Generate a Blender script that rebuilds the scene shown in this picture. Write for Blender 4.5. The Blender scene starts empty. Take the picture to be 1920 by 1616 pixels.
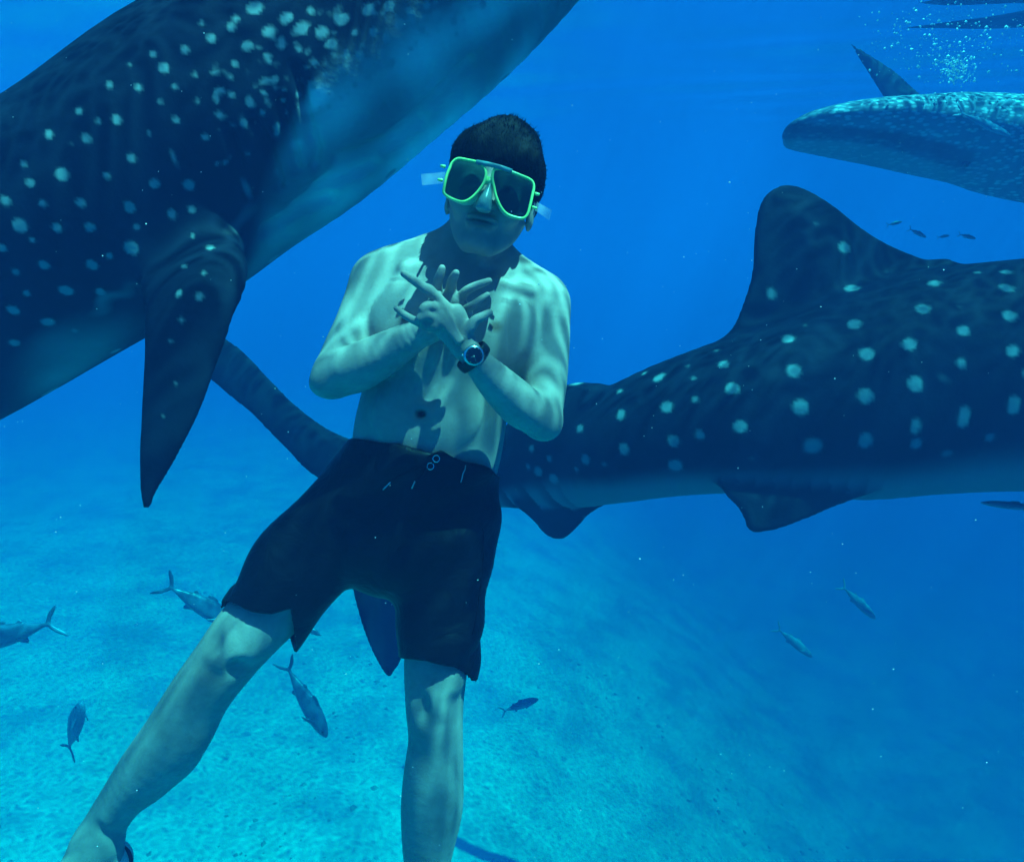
import bpy, math, random
import numpy as np
from mathutils import Matrix, Vector
from mathutils.bvhtree import BVHTree

random.seed(7)
rng = np.random.default_rng(7)
SC = bpy.context.scene
COL = SC.collection

# ------------------------------------------------------------------ camera
CAM_LOC = np.array([0.0, 0.0, 3.2])          # the sea bed lies about 6 m below the camera
PITCH = math.radians(11.2)
FPX = 1250.0                                 # focal length in pixels of a 1920 px wide frame
cam_d = bpy.data.cameras.new('camera')
cam = bpy.data.objects.new('camera', cam_d)
COL.objects.link(cam)
cam.location = CAM_LOC
cam.rotation_euler = (math.pi / 2 - PITCH, 0, 0)
cam_d.sensor_width = 36.0
cam_d.lens = 36.0 * FPX / 1920.0
cam_d.clip_start = 0.02
cam_d.clip_end = 400.0
SC.camera = cam

# ------------------------------------------------------------------ sky, sun, exposure
SUN_ELEV = math.radians(66)
SUN_AZ = math.radians(121)                   # clockwise from +Y (view direction): behind the camera, to the right
world = bpy.data.worlds.new('World')
SC.world = world
world.use_nodes = True
wn = world.node_tree
bg = wn.nodes['Background']
sky = wn.nodes.new('ShaderNodeTexSky')
sky.sky_type = 'NISHITA'
sky.sun_disc = False
sky.sun_elevation = SUN_ELEV
sky.sun_rotation = SUN_AZ
wn.links.new(sky.outputs[0], bg.inputs['Color'])
bg.inputs["Strength"].default_value = 0.08
sun_d = bpy.data.lights.new('sun', 'SUN')
sun_d.energy = 5.0
sun_d.angle = math.radians(0.34)
sun_d.color = (1.0, 0.97, 0.92)
sun = bpy.data.objects.new('sun', sun_d)
COL.objects.link(sun)
sdir = Vector((math.sin(SUN_AZ) * math.cos(SUN_ELEV), math.cos(SUN_AZ) * math.cos(SUN_ELEV), math.sin(SUN_ELEV)))
sun.rotation_euler = sdir.to_track_quat('Z', 'Y').to_euler()
sun.location = (0, 0, 12)
SC.view_settings.view_transform = 'Standard'
SC.view_settings.look = 'None'
SC.view_settings.gamma = 1.0
SC.view_settings.use_curve_mapping = False
SC.view_settings.exposure = 2.16
SC.cycles.volume_bounces = 1
SC.cycles.max_bounces = 6
SC.cycles.transparent_max_bounces = 12
SC.cycles.use_denoising = True
SC.cycles.sample_clamp_indirect = 6.0
SC.cycles.caustics_reflective = False
SC.cycles.caustics_refractive = False

# ------------------------------------------------------------------ frame helpers
RGT = np.array([1.0, 0, 0])
FWD = np.array([0, math.cos(PITCH), -math.sin(PITCH)])
UPV = np.array([0, math.sin(PITCH), math.cos(PITCH)])
M3 = np.stack([RGT, FWD, UPV], axis=1)       # local frame (x right, y ahead, z up) -> world


def to_world(V):
    return np.asarray(V) @ M3.T + CAM_LOC


def from_world(V):
    return (np.asarray(V) - CAM_LOC) @ M3


def P(x, y, d):
    return np.array([(x - 960.0) * d / FPX, d, (808.0 - y) * d / FPX])


def PW(x, y, d):
    return to_world(P(x, y, d))


def nz(v):
    v = np.asarray(v, float)
    return v / (np.linalg.norm(v) + 1e-12)


def snoise(V, freq, seed, n=10):
    r = np.random.default_rng(seed)
    out = np.zeros(len(V))
    for i in range(n):
        w = r.normal(size=3)
        w /= np.linalg.norm(w)
        out += np.sin(V @ w * freq * r.uniform(0.6, 1.6) + r.uniform(0, 6.28))
    return out / math.sqrt(n / 2) * 0.5


# ------------------------------------------------------------------ distance-field modelling
class Ellip:
    def __init__(s, c, r, R=None):
        s.c = np.asarray(c, float)
        s.r = np.asarray(r, float)
        s.R = np.eye(3) if R is None else np.asarray(R, float)   # columns = axes
        e = np.sqrt((s.R ** 2) @ (s.r ** 2))
        s.lo, s.hi = s.c - e, s.c + e

    def ev(s, X, Y, Z):
        x, y, z = X - s.c[0], Y - s.c[1], Z - s.c[2]
        k0 = 0
        k1 = 0
        for i in range(3):
            q = x * s.R[0, i] + y * s.R[1, i] + z * s.R[2, i]
            k0 = k0 + (q / s.r[i]) ** 2
            k1 = k1 + (q / s.r[i] ** 2) ** 2
        k0 = np.sqrt(k0)
        return k0 * (k0 - 1.0) / (np.sqrt(k1) + 1e-9)


class Box:
    def __init__(s, c, r, R=None, rnd=0.0):
        s.c = np.asarray(c, float)
        s.r = np.asarray(r, float)
        s.R = np.eye(3) if R is None else np.asarray(R, float)
        s.rnd = rnd
        e = np.abs(s.R) @ s.r
        s.lo, s.hi = s.c - e, s.c + e

    def ev(s, X, Y, Z):
        x, y, z = X - s.c[0], Y - s.c[1], Z - s.c[2]
        out = 0
        ins = -1e9
        for i in range(3):
            q = np.abs(x * s.R[0, i] + y * s.R[1, i] + z * s.R[2, i]) - s.r[i] + s.rnd
            out = out + np.maximum(q, 0) ** 2
            ins = np.maximum(ins, q)
        return np.sqrt(out) + np.minimum(ins, 0) - s.rnd


def crom(A, sub):
    A = np.asarray(A, float)
    n = len(A)
    if n < 3 or sub <= 1:
        return A
    out = []
    for i in range(n - 1):
        p0 = A[i - 1] if i > 0 else 2 * A[0] - A[1]
        p1, p2 = A[i], A[i + 1]
        p3 = A[i + 2] if i + 2 < n else 2 * A[-1] - A[-2]
        for j in range(sub):
            t = j / sub
            out.append(0.5 * (2 * p1 + (p2 - p0) * t + (2 * p0 - 5 * p1 + 4 * p2 - p3) * t * t + (3 * p1 - p0 - 3 * p2 + p3) * t ** 3))
    out.append(A[-1])
    return np.array(out)


class Loft:
    """stations: rows (cx,cy,cz, a, b, sx,sy,sz): a = half width along side vector s, b = half depth"""
    def __init__(s, st, sub=4, cap=None):
        T = crom(st, sub)
        s.C, s.A, s.B, s.S = T[:, :3], np.maximum(T[:, 3], 1e-4), np.maximum(T[:, 4], 1e-4), T[:, 5:8]
        s.cap = cap
        m = np.maximum(s.A, s.B)[:, None]
        s.lo, s.hi = (s.C - m).min(0), (s.C + m).max(0)

    def ev_seg(s, i, X, Y, Z):
        A, Bp = s.C[i], s.C[i + 1]
        w = Bp - A
        L = np.linalg.norm(w) + 1e-9
        w = w / L
        sd = s.S[i] + s.S[i + 1]
        sd = sd - w * (sd @ w)
        if np.linalg.norm(sd) < 0.05:
            sd = np.cross(w, (0.31, 0.87, 0.38))
        sd = nz(sd)
        n = np.cross(w, sd)
        x, y, z = X - A[0], Y - A[1], Z - A[2]
        h = x * w[0] + y * w[1] + z * w[2]
        t = np.clip(h / L, 0, 1)
        hh = h - t * L
        u = x * sd[0] + y * sd[1] + z * sd[2]
        v = x * n[0] + y * n[1] + z * n[2]
        a = s.A[i] + (s.A[i + 1] - s.A[i]) * t
        b = s.B[i] + (s.B[i + 1] - s.B[i]) * t
        c = np.minimum(a, b) if s.cap is None else s.cap + 0 * a
        k0 = np.sqrt((u / a) ** 2 + (v / b) ** 2 + (hh / c) ** 2)
        k1 = np.sqrt((u / a ** 2) ** 2 + (v / b ** 2) ** 2 + (hh / c ** 2) ** 2)
        return k0 * (k0 - 1.0) / (k1 + 1e-9)

    def coords(s, V):
        """body coordinates of points: station parameter 0..1, u = across, v = towards/away"""
        best = np.full(len(V), 1e9)
        sp, uu, vv = np.zeros(len(V)), np.zeros(len(V)), np.zeros(len(V))
        n = len(s.C) - 1
        for i in range(n):
            A, w = s.C[i], s.C[i + 1] - s.C[i]
            L = np.linalg.norm(w) + 1e-9
            w = w / L
            sd = s.S[i]
            sd = nz(sd - w * (sd @ w))
            nn = np.cross(w, sd)
            q = V - A
            t = np.clip(q @ w / L, 0, 1)
            e = q - np.outer(t * L, w)
            d = np.einsum('ij,ij->i', e, e)
            m = d < best
            best[m] = d[m]
            sp[m] = (i + t[m]) / n
            uu[m] = (e[m] @ sd) / s.A[i]
            vv[m] = (e[m] @ nn) / s.B[i]
        return sp, uu, vv


class PolyFin:
    """flat fin: outline polygon standing at distance d, thick in the middle, thin at the rim"""
    def __init__(s, px, d, tmax, tmin=0.015, slope=0.22):
        pts = crom(np.array([P(x, y, d) for x, y in px]), 3)
        s.p = pts[:, [0, 2]]
        s.d, s.tmax, s.tmin, s.slope = d, tmax, tmin, slope
        s.lo = np.array([s.p[:, 0].min(), d - tmax, s.p[:, 1].min()])
        s.hi = np.array([s.p[:, 0].max(), d + tmax, s.p[:, 1].max()])

    def ev(s, X, Y, Z):
        x = X[:, 0, 0][:, None] + 0 * Z[0, 0][None, :]
        z = 0 * X[:, 0, 0][:, None] + Z[0, 0][None, :]
        best = np.full(x.shape, 1e9)
        inside = np.zeros(x.shape, bool)
        n = len(s.p)
        for i in range(n):
            ax_, az = s.p[i]
            bx, bz = s.p[(i + 1) % n]
            ex, ez = bx - ax_, bz - az
            t_ = np.clip(((x - ax_) * ex + (z - az) * ez) / (ex * ex + ez * ez + 1e-12), 0, 1)
            best = np.minimum(best, (x - ax_ - ex * t_) ** 2 + (z - az - ez * t_) ** 2)
            if abs(ez) > 1e-12:
                cr = ((az > z) != (bz > z)) & (x < ax_ + (z - az) * ex / ez)
                inside ^= cr
        sd = np.sqrt(best)
        sd = np.where(inside, -sd, sd)
        t_ = np.clip(-sd * s.slope + s.tmin * 0.6, s.tmin, s.tmax)
        sd3, t3 = sd[:, None, :] + s.tmin, t_[:, None, :]
        q = np.abs(Y - s.d) - t3 + s.tmin
        return np.sqrt(np.maximum(sd3, 0) ** 2 + np.maximum(q, 0) ** 2) + np.minimum(np.maximum(sd3, q), 0) - s.tmin


class Field:
    def __init__(s, xs, ys, zs):
        s.g = [np.asarray(a, np.float32) for a in (xs, ys, zs)]
        s.F = np.full([len(a) for a in s.g], 0.5, np.float32)

    def sl(s, lo, hi):
        out = []
        for a, l, h in zip(s.g, lo, hi):
            i0 = max(int(np.searchsorted(a, l)) - 2, 0)
            i1 = min(int(np.searchsorted(a, h)) + 2, len(a))
            out.append(slice(i0, i1))
        return tuple(out)

    def grids(s, sl):
        return (s.g[0][sl[0]][:, None, None], s.g[1][sl[1]][None, :, None], s.g[2][sl[2]][None, None, :])

    def ev(s, prim, m):
        sl = s.sl(prim.lo - m, prim.hi + m)
        if any(q.stop <= q.start for q in sl):
            return sl, None
        if isinstance(prim, Loft):
            D = np.full([q.stop - q.start for q in sl], 0.5, np.float32)
            for i in range(len(prim.C) - 1):
                r = max(prim.A[i], prim.B[i], prim.A[i + 1], prim.B[i + 1]) + m
                s2 = s.sl(np.minimum(prim.C[i], prim.C[i + 1]) - r, np.maximum(prim.C[i], prim.C[i + 1]) + r)
                s2 = tuple(slice(max(q.start, p.start), min(q.stop, p.stop)) for q, p in zip(s2, sl))
                if any(q.stop <= q.start for q in s2):
                    continue
                d = prim.ev_seg(i, *s.grids(s2))
                l2 = tuple(slice(q.start - p.start, q.stop - p.start) for q, p in zip(s2, sl))
                D[l2] = np.minimum(D[l2], d)
        else:
            D = prim.ev(*s.grids(sl)).astype(np.float32)
        return sl, D

    def add(s, prim, k=0.01):
        sl, D = s.ev(prim, k + 0.012)
        if D is None:
            return
        F = s.F[sl]
        h = np.maximum(k - np.abs(F - D), 0) / k
        s.F[sl] = np.minimum(F, D) - h * h * k * 0.25

    def sub(s, prim, k=0.005):
        sl, D = s.ev(prim, k + 0.012)
        if D is None:
            return
        F = s.F[sl]
        D = -D
        h = np.maximum(k - np.abs(F - D), 0) / k
        s.F[sl] = np.maximum(F, D) + h * h * k * 0.25

    def mesh(s, smooth=2, lam=0.5):
        F = s.F
        S = F < 0
        nx, ny, nz_ = F.shape
        c = np.zeros((nx - 1, ny - 1, nz_ - 1), np.uint8)
        offs = [(a, b, d) for a in (0, 1) for b in (0, 1) for d in (0, 1)]
        for a, b, d in offs:
            c += S[a:nx - 1 + a, b:ny - 1 + b, d:nz_ - 1 + d]
        I = np.argwhere((c > 0) & (c < 8))
        idm = np.full(c.shape, -1, np.int32)
        idm[I[:, 0], I[:, 1], I[:, 2]] = np.arange(len(I))
        val = {o: F[I[:, 0] + o[0], I[:, 1] + o[1], I[:, 2] + o[2]] for o in offs}
        pos = {o: np.stack([s.g[0][I[:, 0] + o[0]], s.g[1][I[:, 1] + o[1]], s.g[2][I[:, 2] + o[2]]], 1) for o in offs}
        acc = np.zeros((len(I), 3))
        cnt = np.zeros(len(I))
        for o in offs:
            for ax in range(3):
                if o[ax]:
                    continue
                p = list(o)
                p[ax] = 1
                p = tuple(p)
                va, vb = val[o], val[p]
                m = (va < 0) != (vb < 0)
                t = va[m] / (va[m] - vb[m])
                acc[m] += pos[o][m] + (pos[p][m] - pos[o][m]) * t[:, None]
                cnt[m] += 1
        V = acc / np.maximum(cnt, 1)[:, None]
        quads = []
        for ax in range(3):
            b, d = [(1, 2), (2, 0), (0, 1)][ax]
            sa = [slice(None)] * 3
            sb = [slice(None)] * 3
            sa[ax] = slice(0, -1)
            sb[ax] = slice(1, None)
            ch = S[tuple(sa)] != S[tuple(sb)]
            E = np.argwhere(ch)
            ok = (E[:, b] > 0) & (E[:, d] > 0) & (E[:, b] < F.shape[b] - 1) & (E[:, d] < F.shape[d] - 1)
            E = E[ok]
            ins = S[tuple(sa)][E[:, 0], E[:, 1], E[:, 2]]

            def cell(db, dd):
                Q = E.copy()
                Q[:, b] += db
                Q[:, d] += dd
                return idm[Q[:, 0], Q[:, 1], Q[:, 2]]
            q = np.stack([cell(-1, -1), cell(0, -1), cell(0, 0), cell(-1, 0)], 1)
            q[~ins] = q[~ins][:, ::-1]
            quads.append(q)
        Q = np.concatenate(quads)
        Q = Q[(Q >= 0).all(1)]
        E = np.concatenate([Q[:, [0, 1]], Q[:, [1, 2]], Q[:, [2, 3]], Q[:, [3, 0]]])
        deg = np.bincount(E.ravel(), minlength=len(V)).astype(float)
        for it in range(smooth):
            for l in (lam, -lam * 0.9):
                A = np.stack([np.bincount(E[:, 0], V[E[:, 1], k], len(V)) + np.bincount(E[:, 1], V[E[:, 0], k], len(V)) for k in range(3)], 1)
                A /= np.maximum(deg, 1)[:, None]
                V = V + (A - V) * l
        return V, Q


def axis_grid(lo, hi, coarse, fines=()):
    """rectilinear axis with finer spacing inside given (lo, hi, step) spans"""
    out = [lo]
    while out[-1] < hi:
        st = coarse
        for a, b, f in fines:
            if a <= out[-1] < b:
                st = min(st, f)
        out.append(out[-1] + st)
    return np.array(out)


def LR(xl, yl, xr, yr, d, b):
    """loft station from its two outline points at distance d with half depth b"""
    L, R = P(xl, yl, d), P(xr, yr, d)
    return [*((L + R) / 2), np.linalg.norm(R - L) / 2, b, *nz(R - L)]


def CR(x, y, d, r, q=1.0, sd=(1, 0.01, 0.02)):
    """round station: radius in px, q = depth / width"""
    c = P(x, y, d)
    a = r * d / FPX
    return [*c, a, a * q, *nz(sd)]


# ------------------------------------------------------------------ object helpers
def tag(o, label=None, cat=None, group=None, kind=None):
    if label: o['label'] = label
    if cat: o['category'] = cat
    if group: o['group'] = group
    if kind: o['kind'] = kind
    return o


def empty(name, loc):
    o = bpy.data.objects.new(name, None)
    o.location = loc
    o.empty_display_size = 0.1
    COL.objects.link(o)
    return o


def mesh_obj(name, VW, faces, mat, parent=None, origin=None, smooth=True, attrs=None):
    """VW: world coordinates. parent is an unrotated Empty (or mesh) whose world location is known"""
    VW = np.asarray(VW, float)
    pl = np.zeros(3)
    if parent is not None:
        p = parent
        while p is not None:
            pl = pl + np.array(p.location)
            p = p.parent
    if origin is None:
        origin = VW.mean(0) if parent is None else pl
    origin = np.asarray(origin, float)
    me = bpy.data.meshes.new(name)
    V = VW - origin
    if isinstance(faces, np.ndarray):
        nf, k = faces.shape
        me.vertices.add(len(V))
        me.vertices.foreach_set('co', V.astype(np.float32).ravel())
        me.loops.add(nf * k)
        me.loops.foreach_set('vertex_index', faces.astype(np.int32).ravel())
        me.polygons.add(nf)
        me.polygons.foreach_set('loop_start', np.arange(0, nf * k, k, dtype=np.int32))
        me.polygons.foreach_set('loop_total', np.full(nf, k, np.int32))
        me.update(calc_edges=True)
    else:
        me.from_pydata([tuple(v) for v in V], [], [tuple(int(i) for i in f) for f in faces])
        me.update()
    me.polygons.foreach_set('use_smooth', np.full(len(me.polygons), smooth))
    if attrs:
        for k_, a in attrs.items():
            at = me.attributes.new(k_, 'FLOAT', 'POINT')
            at.data.foreach_set('value', np.asarray(a, np.float32))
    me.materials.append(mat)
    o = bpy.data.objects.new(name, me)
    COL.objects.link(o)
    if parent is not None:
        o.parent = parent
        o.location = origin - pl
    else:
        o.location = origin
    return o


class MB:
    """collects small shapes in local frame coordinates"""
    def __init__(s):
        s.v, s.f = [], []

    def raw(s, V, F):
        o = len(s.v)
        s.v += [tuple(v) for v in V]
        s.f += [tuple(i + o for i in f) for f in F]

    def tube(s, pts, r, n=8, closed=False, flat=1.0, up=None):
        pts = [np.asarray(p, float) for p in pts]
        m = len(pts)
        V = []
        for i, p in enumerate(pts):
            if closed:
                w = nz(pts[(i + 1) % m] - pts[i - 1])
            else:
                w = nz(pts[min(i + 1, m - 1)] - pts[max(i - 1, 0)])
            u0 = np.array([0, 1.0, 0]) if up is None else np.asarray(up[i] if isinstance(up, list) else up, float)
            a = nz(np.cross(w, u0))
            b = np.cross(a, w)
            rr = r[i] if hasattr(r, '__len__') else r
            for k in range(n):
                t = 2 * math.pi * k / n
                V.append(p + a * math.cos(t) * rr + b * math.sin(t) * rr * flat)
        F = []
        for i in range(m if closed else m - 1):
            j = (i + 1) % m
            for k in range(n):
                k2 = (k + 1) % n
                F.append((i * n + k, i * n + k2, j * n + k2, j * n + k))
        if not closed:
            F.append(tuple(range(n))[::-1])
            F.append(tuple((m - 1) * n + k for k in range(n)))
        s.raw(V, F)

    def prism(s, poly, off):
        """closed polygon of 3D points extruded by vector off"""
        n = len(poly)
        V = [np.asarray(p) for p in poly] + [np.asarray(p) + off for p in poly]
        F = [tuple(range(n)), tuple(range(2 * n - 1, n - 1, -1))]
        F += [(i, i + n, (i + 1) % n + n, (i + 1) % n) for i in range(n)]
        s.raw(V, F)

    def sphere(s, c, r, n=10, m=6):
        c = np.asarray(c, float)
        r = np.asarray(r, float) * np.ones(3)
        V = [c + r * np.array([0, 0, 1])]
        for i in range(1, m):
            t = math.pi * i / m
            for k in range(n):
                p = 2 * math.pi * k / n
                V.append(c + r * np.array([math.sin(t) * math.cos(p), math.sin(t) * math.sin(p), math.cos(t)]))
        V.append(c - r * np.array([0, 0, 1]))
        F = [(0, 1 + k, 1 + (k + 1) % n) for k in range(n)]
        for i in range(m - 2):
            for k in range(n):
                a, b = 1 + i * n + k, 1 + i * n + (k + 1) % n
                F.append((a, a + n, b + n, b))
        l = len(V) - 1
        F += [(l, l - n + (k + 1) % n, l - n + k) for k in range(n)]
        s.raw(V, F)

    def build(s, name, mat, parent=None, origin=None, smooth=True):
        return mesh_obj(name, to_world(np.array(s.v)), s.f, mat, parent, origin, smooth)


# ------------------------------------------------------------------ materials
class NT:
    def __init__(s, name):
        s.m = bpy.data.materials.new(name)
        s.m.use_nodes = True
        s.t = s.m.node_tree
        s.b = s.t.nodes.get('Principled BSDF')
        s.o = s.t.nodes.get('Material Output')

    def n(s, typ, **kw):
        nd = s.t.nodes.new(typ)
        for k, v in kw.items():
            if k.startswith('i_'):
                nd.inputs[k[2:].replace('_', ' ')].default_value = v
            else:
                setattr(nd, k, v)
        return nd

    def l(s, a, b):
        s.t.links.new(a, b)

    def coord(s, scale=(1, 1, 1), rot=(0, 0, 0)):
        tc = s.n('ShaderNodeTexCoord')
        mp = s.n('ShaderNodeMapping')
        mp.inputs['Scale'].default_value = scale
        mp.inputs['Rotation'].default_value = rot
        s.l(tc.outputs['Object'], mp.inputs['Vector'])
        return mp.outputs[0]

    def noise(s, vec, scale, detail=3, rough=0.55, dist=0.0):
        nd = s.n('ShaderNodeTexNoise')
        nd.inputs['Scale'].default_value = scale
        nd.inputs['Detail'].default_value = detail
        nd.inputs['Roughness'].default_value = rough
        nd.inputs['Distortion'].default_value = dist
        if vec is not None:
            s.l(vec, nd.inputs['Vector'])
        return nd.outputs['Fac']

    def rng(s, x, a, b, c=0.0, d=1.0, smooth=False):
        nd = s.n('ShaderNodeMapRange')
        if smooth:
            nd.interpolation_type = 'SMOOTHSTEP'
        s.l(x, nd.inputs[0])
        for i, v in zip((1, 2, 3, 4), (a, b, c, d)):
            nd.inputs[i].default_value = v
        return nd.outputs[0]

    def math(s, op, a, b=None):
        nd = s.n('ShaderNodeMath', operation=op)
        for i, v in enumerate((a, b)):
            if v is None:
                continue
            if isinstance(v, (int, float)):
                nd.inputs[i].default_value = v
            else:
                s.l(v, nd.inputs[i])
        return nd.outputs[0]

    def mix(s, f, a, b, mode='MIX'):
        nd = s.n('ShaderNodeMix', data_type='RGBA', blend_type=mode)
        for sock, v in ((nd.inputs[0], f), (nd.inputs[6], a), (nd.inputs[7], b)):
            if isinstance(v, (int, float)):
                sock.default_value = v
            elif isinstance(v, tuple):
                sock.default_value = (*v, 1.0) if len(v) == 3 else v
            else:
                s.l(v, sock)
        return nd.outputs[2]

    def bump(s, h, strength, dist=0.01):
        nd = s.n('ShaderNodeBump')
        nd.inputs['Strength'].default_value = strength
        nd.inputs['Distance'].default_value = dist
        s.l(h, nd.inputs['Height'])
        s.l(nd.outputs[0], s.b.inputs['Normal'])

    def attr(s, name):
        return s.n('ShaderNodeAttribute', attribute_name=name).outputs['Fac']

    def set(s, base=None, rough=None, metal=None, spec=None, **kw):
        if base is not None:
            if isinstance(base, tuple):
                s.b.inputs['Base Color'].default_value = (*base, 1.0)
            else:
                s.l(base, s.b.inputs['Base Color'])
        if rough is not None:
            s.b.inputs['Roughness'].default_value = rough
        if metal is not None:
            s.b.inputs['Metallic'].default_value = metal
        if spec is not None:
            s.b.inputs['Specular IOR Level'].default_value = spec
        for k, v in kw.items():
            s.b.inputs[k.replace('_', ' ')].default_value = v
        return s.m


def simple(name, col, rough=0.6, spec=0.3, metal=0.0, var=0.25, scale=60):
    t = NT(name)
    f = t.noise(t.coord(), scale, 4)
    c = t.mix(t.rng(f, 0.3, 0.7), tuple(x * (1 - var) for x in col), tuple(min(x * (1 + var), 1) for x in col))
    return t.set(c, rough, metal, spec)


MAT = {}
# skin
t = NT('wet_skin')
co = t.coord()
n1 = t.noise(co, 9, 4)
n2 = t.noise(co, 260, 3)
base = t.mix(t.rng(n1, 0.3, 0.7), (0.38, 0.27, 0.235), (0.54, 0.40, 0.35))
base = t.mix(t.attr('tone'), base, (0.16, 0.075, 0.055))
n3 = t.noise(co, 38, 4, 0.65)
base = t.mix(t.rng(n3, 0.45, 0.75, 0, 0.35), base, (0.28, 0.19, 0.165))
t.set(base, 0.58, spec=0.22)
t.b.inputs['Subsurface Weight'].default_value = 0.12
t.b.inputs['Subsurface Radius'].default_value = (0.012, 0.006, 0.004)
t.b.inputs['Subsurface Scale'].default_value = 1.0
t.bump(t.math('ADD', n2, t.math('MULTIPLY', n3, 1.2)), 0.3, 0.0014)
MAT['skin'] = t.m
# hair
t = NT('black_hair')
co = t.coord((90, 90, 18))
f = t.noise(co, 3, 5)
t.set(t.mix(f, (0.0015, 0.0015, 0.002), (0.006, 0.005, 0.006)), 0.65, spec=0.08)
t.bump(f, 0.7, 0.004)
MAT['hair'] = t.m
# shorts cloth
t = NT('black_swim_cloth')
co = t.coord()
w = t.noise(co, 14, 4, 0.6, 0.6)
f = t.noise(co, 700, 2)
t.set(t.mix(w, (0.0025, 0.002, 0.004), (0.006, 0.005, 0.009)), 0.5, spec=0.2)
h = t.math('ADD', t.math('MULTIPLY', w, 1.0), t.math('MULTIPLY', f, 0.05))
t.bump(h, 0.6, 0.012)
MAT['shorts'] = t.m
MAT['glint'] = simple('pale_glint', (0.55, 0.6, 0.62), 0.6)  # pale tone for the reflection glints on the shorts
MAT['metal'] = simple('steel', (0.6, 0.62, 0.63), 0.25, metal=1.0, var=0.1)
MAT['black_rubber'] = simple('black_rubber', (0.012, 0.012, 0.014), 0.45, spec=0.4)
t = NT('fluorescent_frame_plastic')
f = t.noise(t.coord(), 35, 3)
t.set(t.mix(f, (0.34, 0.80, 0.20), (0.48, 0.90, 0.34)), 0.25, spec=0.6)
MAT['frame'] = t.m
MAT['bar'] = simple('grey_blue_plastic', (0.10, 0.28, 0.30), 0.35, spec=0.5)
t = NT('green_tinted_silicone')
t.set((0.55, 0.95, 0.86), 0.35, spec=0.5)
tl = t.n('ShaderNodeBsdfTranslucent'); tl.inputs[0].default_value = (0.25, 0.62, 0.50, 1)
mx = t.n('ShaderNodeMixShader'); mx.inputs[0].default_value = 0.5
t.l(t.b.outputs[0], mx.inputs[1]); t.l(tl.outputs[0], mx.inputs[2]); t.l(mx.outputs[0], t.o.inputs['Surface'])
MAT['skirt'] = t.m
MAT['nose'] = simple('frosted_silicone', (0.17, 0.31, 0.29), 0.3, spec=0.5)
MAT['strap_clear'] = None
t = NT('frosted_strap_silicone')
t.set((0.75, 0.85, 0.85), 0.4)
tr = t.n('ShaderNodeBsdfTransparent')
mx = t.n('ShaderNodeMixShader')
gr = t.noise(t.coord(), 25, 2)
t.l(t.rng(gr, 0.3, 0.7, 0.08, 0.26), mx.inputs[0])
t.l(tr.outputs[0], mx.inputs[1])
t.l(t.b.outputs[0], mx.inputs[2])
t.l(mx.outputs[0], t.o.inputs['Surface'])
MAT['strap_clear'] = t.m
t = NT('mask_lens_glass')
tr = t.n('ShaderNodeBsdfTransparent')
tr.inputs[0].default_value = (0.25, 0.31, 0.33, 1)  # glass tinted dark to stand in for the shade inside the mask
gl = t.n('ShaderNodeBsdfGlossy')
gl.inputs['Roughness'].default_value = 0.06
mx = t.n('ShaderNodeMixShader')
fr = t.n('ShaderNodeFresnel')
fr.inputs['IOR'].default_value = 1.45
sm = t.noise(t.coord(), 40, 3)
t.l(t.math('ADD', t.math('MULTIPLY', fr.outputs[0], 1.0), t.math('MULTIPLY', sm, 0.06)), mx.inputs[0])
t.l(tr.outputs[0], mx.inputs[1])
t.l(gl.outputs[0], mx.inputs[2])
t.l(mx.outputs[0], t.o.inputs['Surface'])
MAT['lens'] = t.m
MAT['eye'] = simple('shaded_eye_white', (0.35, 0.33, 0.31), 0.15, spec=0.5, var=0.05)  # eyeball colour darkened in place of shadow behind the lens
MAT['iris'] = simple('dark_iris', (0.02, 0.012, 0.008), 0.1, spec=0.6)
MAT['dial'] = simple('dark_watch_dial', (0.006, 0.007, 0.012), 0.08, spec=0.8)
MAT['shoe'] = simple('pale_shoe_rubber', (0.55, 0.68, 0.6), 0.5)


def shark_mat(name, dark, belly, spot, mott=0.35, fine=None):
    t = NT(name)
    co = t.coord()
    n1 = t.noise(co, 5, 5, 0.65)
    n2 = t.noise(co, 45, 4, 0.6)
    d2 = tuple(x * 1.9 for x in dark)
    c = t.mix(t.rng(n1, 0.35, 0.75, 0, mott), dark, d2)
    c = t.mix(t.rng(n2, 0.45, 0.8, 0, 0.35), c, d2)
    if fine:
        v = t.n('ShaderNodeTexVoronoi', feature='F1')
        mp = t.coord(fine[0], fine[1])
        wn_ = t.noise(mp, 1.2, 2)
        v.inputs['Scale'].default_value = 1.0
        t.l(mp, v.inputs['Vector'])
        v.inputs['Randomness'].default_value = 0.75
        sp = t.rng(v.outputs['Distance'], fine[2], fine[2] + 0.18, 1, 0, True)
        c = t.mix(t.math('MULTIPLY', sp, t.rng(wn_, 0.3, 0.6, 0.5, 1.0)), c, spot)
    c = t.mix(t.attr('belly'), c, belly)
    c = t.mix(t.rng(t.noise(co, 22, 3), 0.3, 0.6, 0.55, 1.0), c, tuple(x * 0.5 for x in dark), 'MIX') if False else c
    c = t.mix(t.attr('spot'), c, spot)
    t.set(c, 0.7, spec=0.05)
    t.bump(t.math('ADD', n2, t.math('MULTIPLY', n1, 2.0)), 0.25, 0.006)
    return t.m


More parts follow.
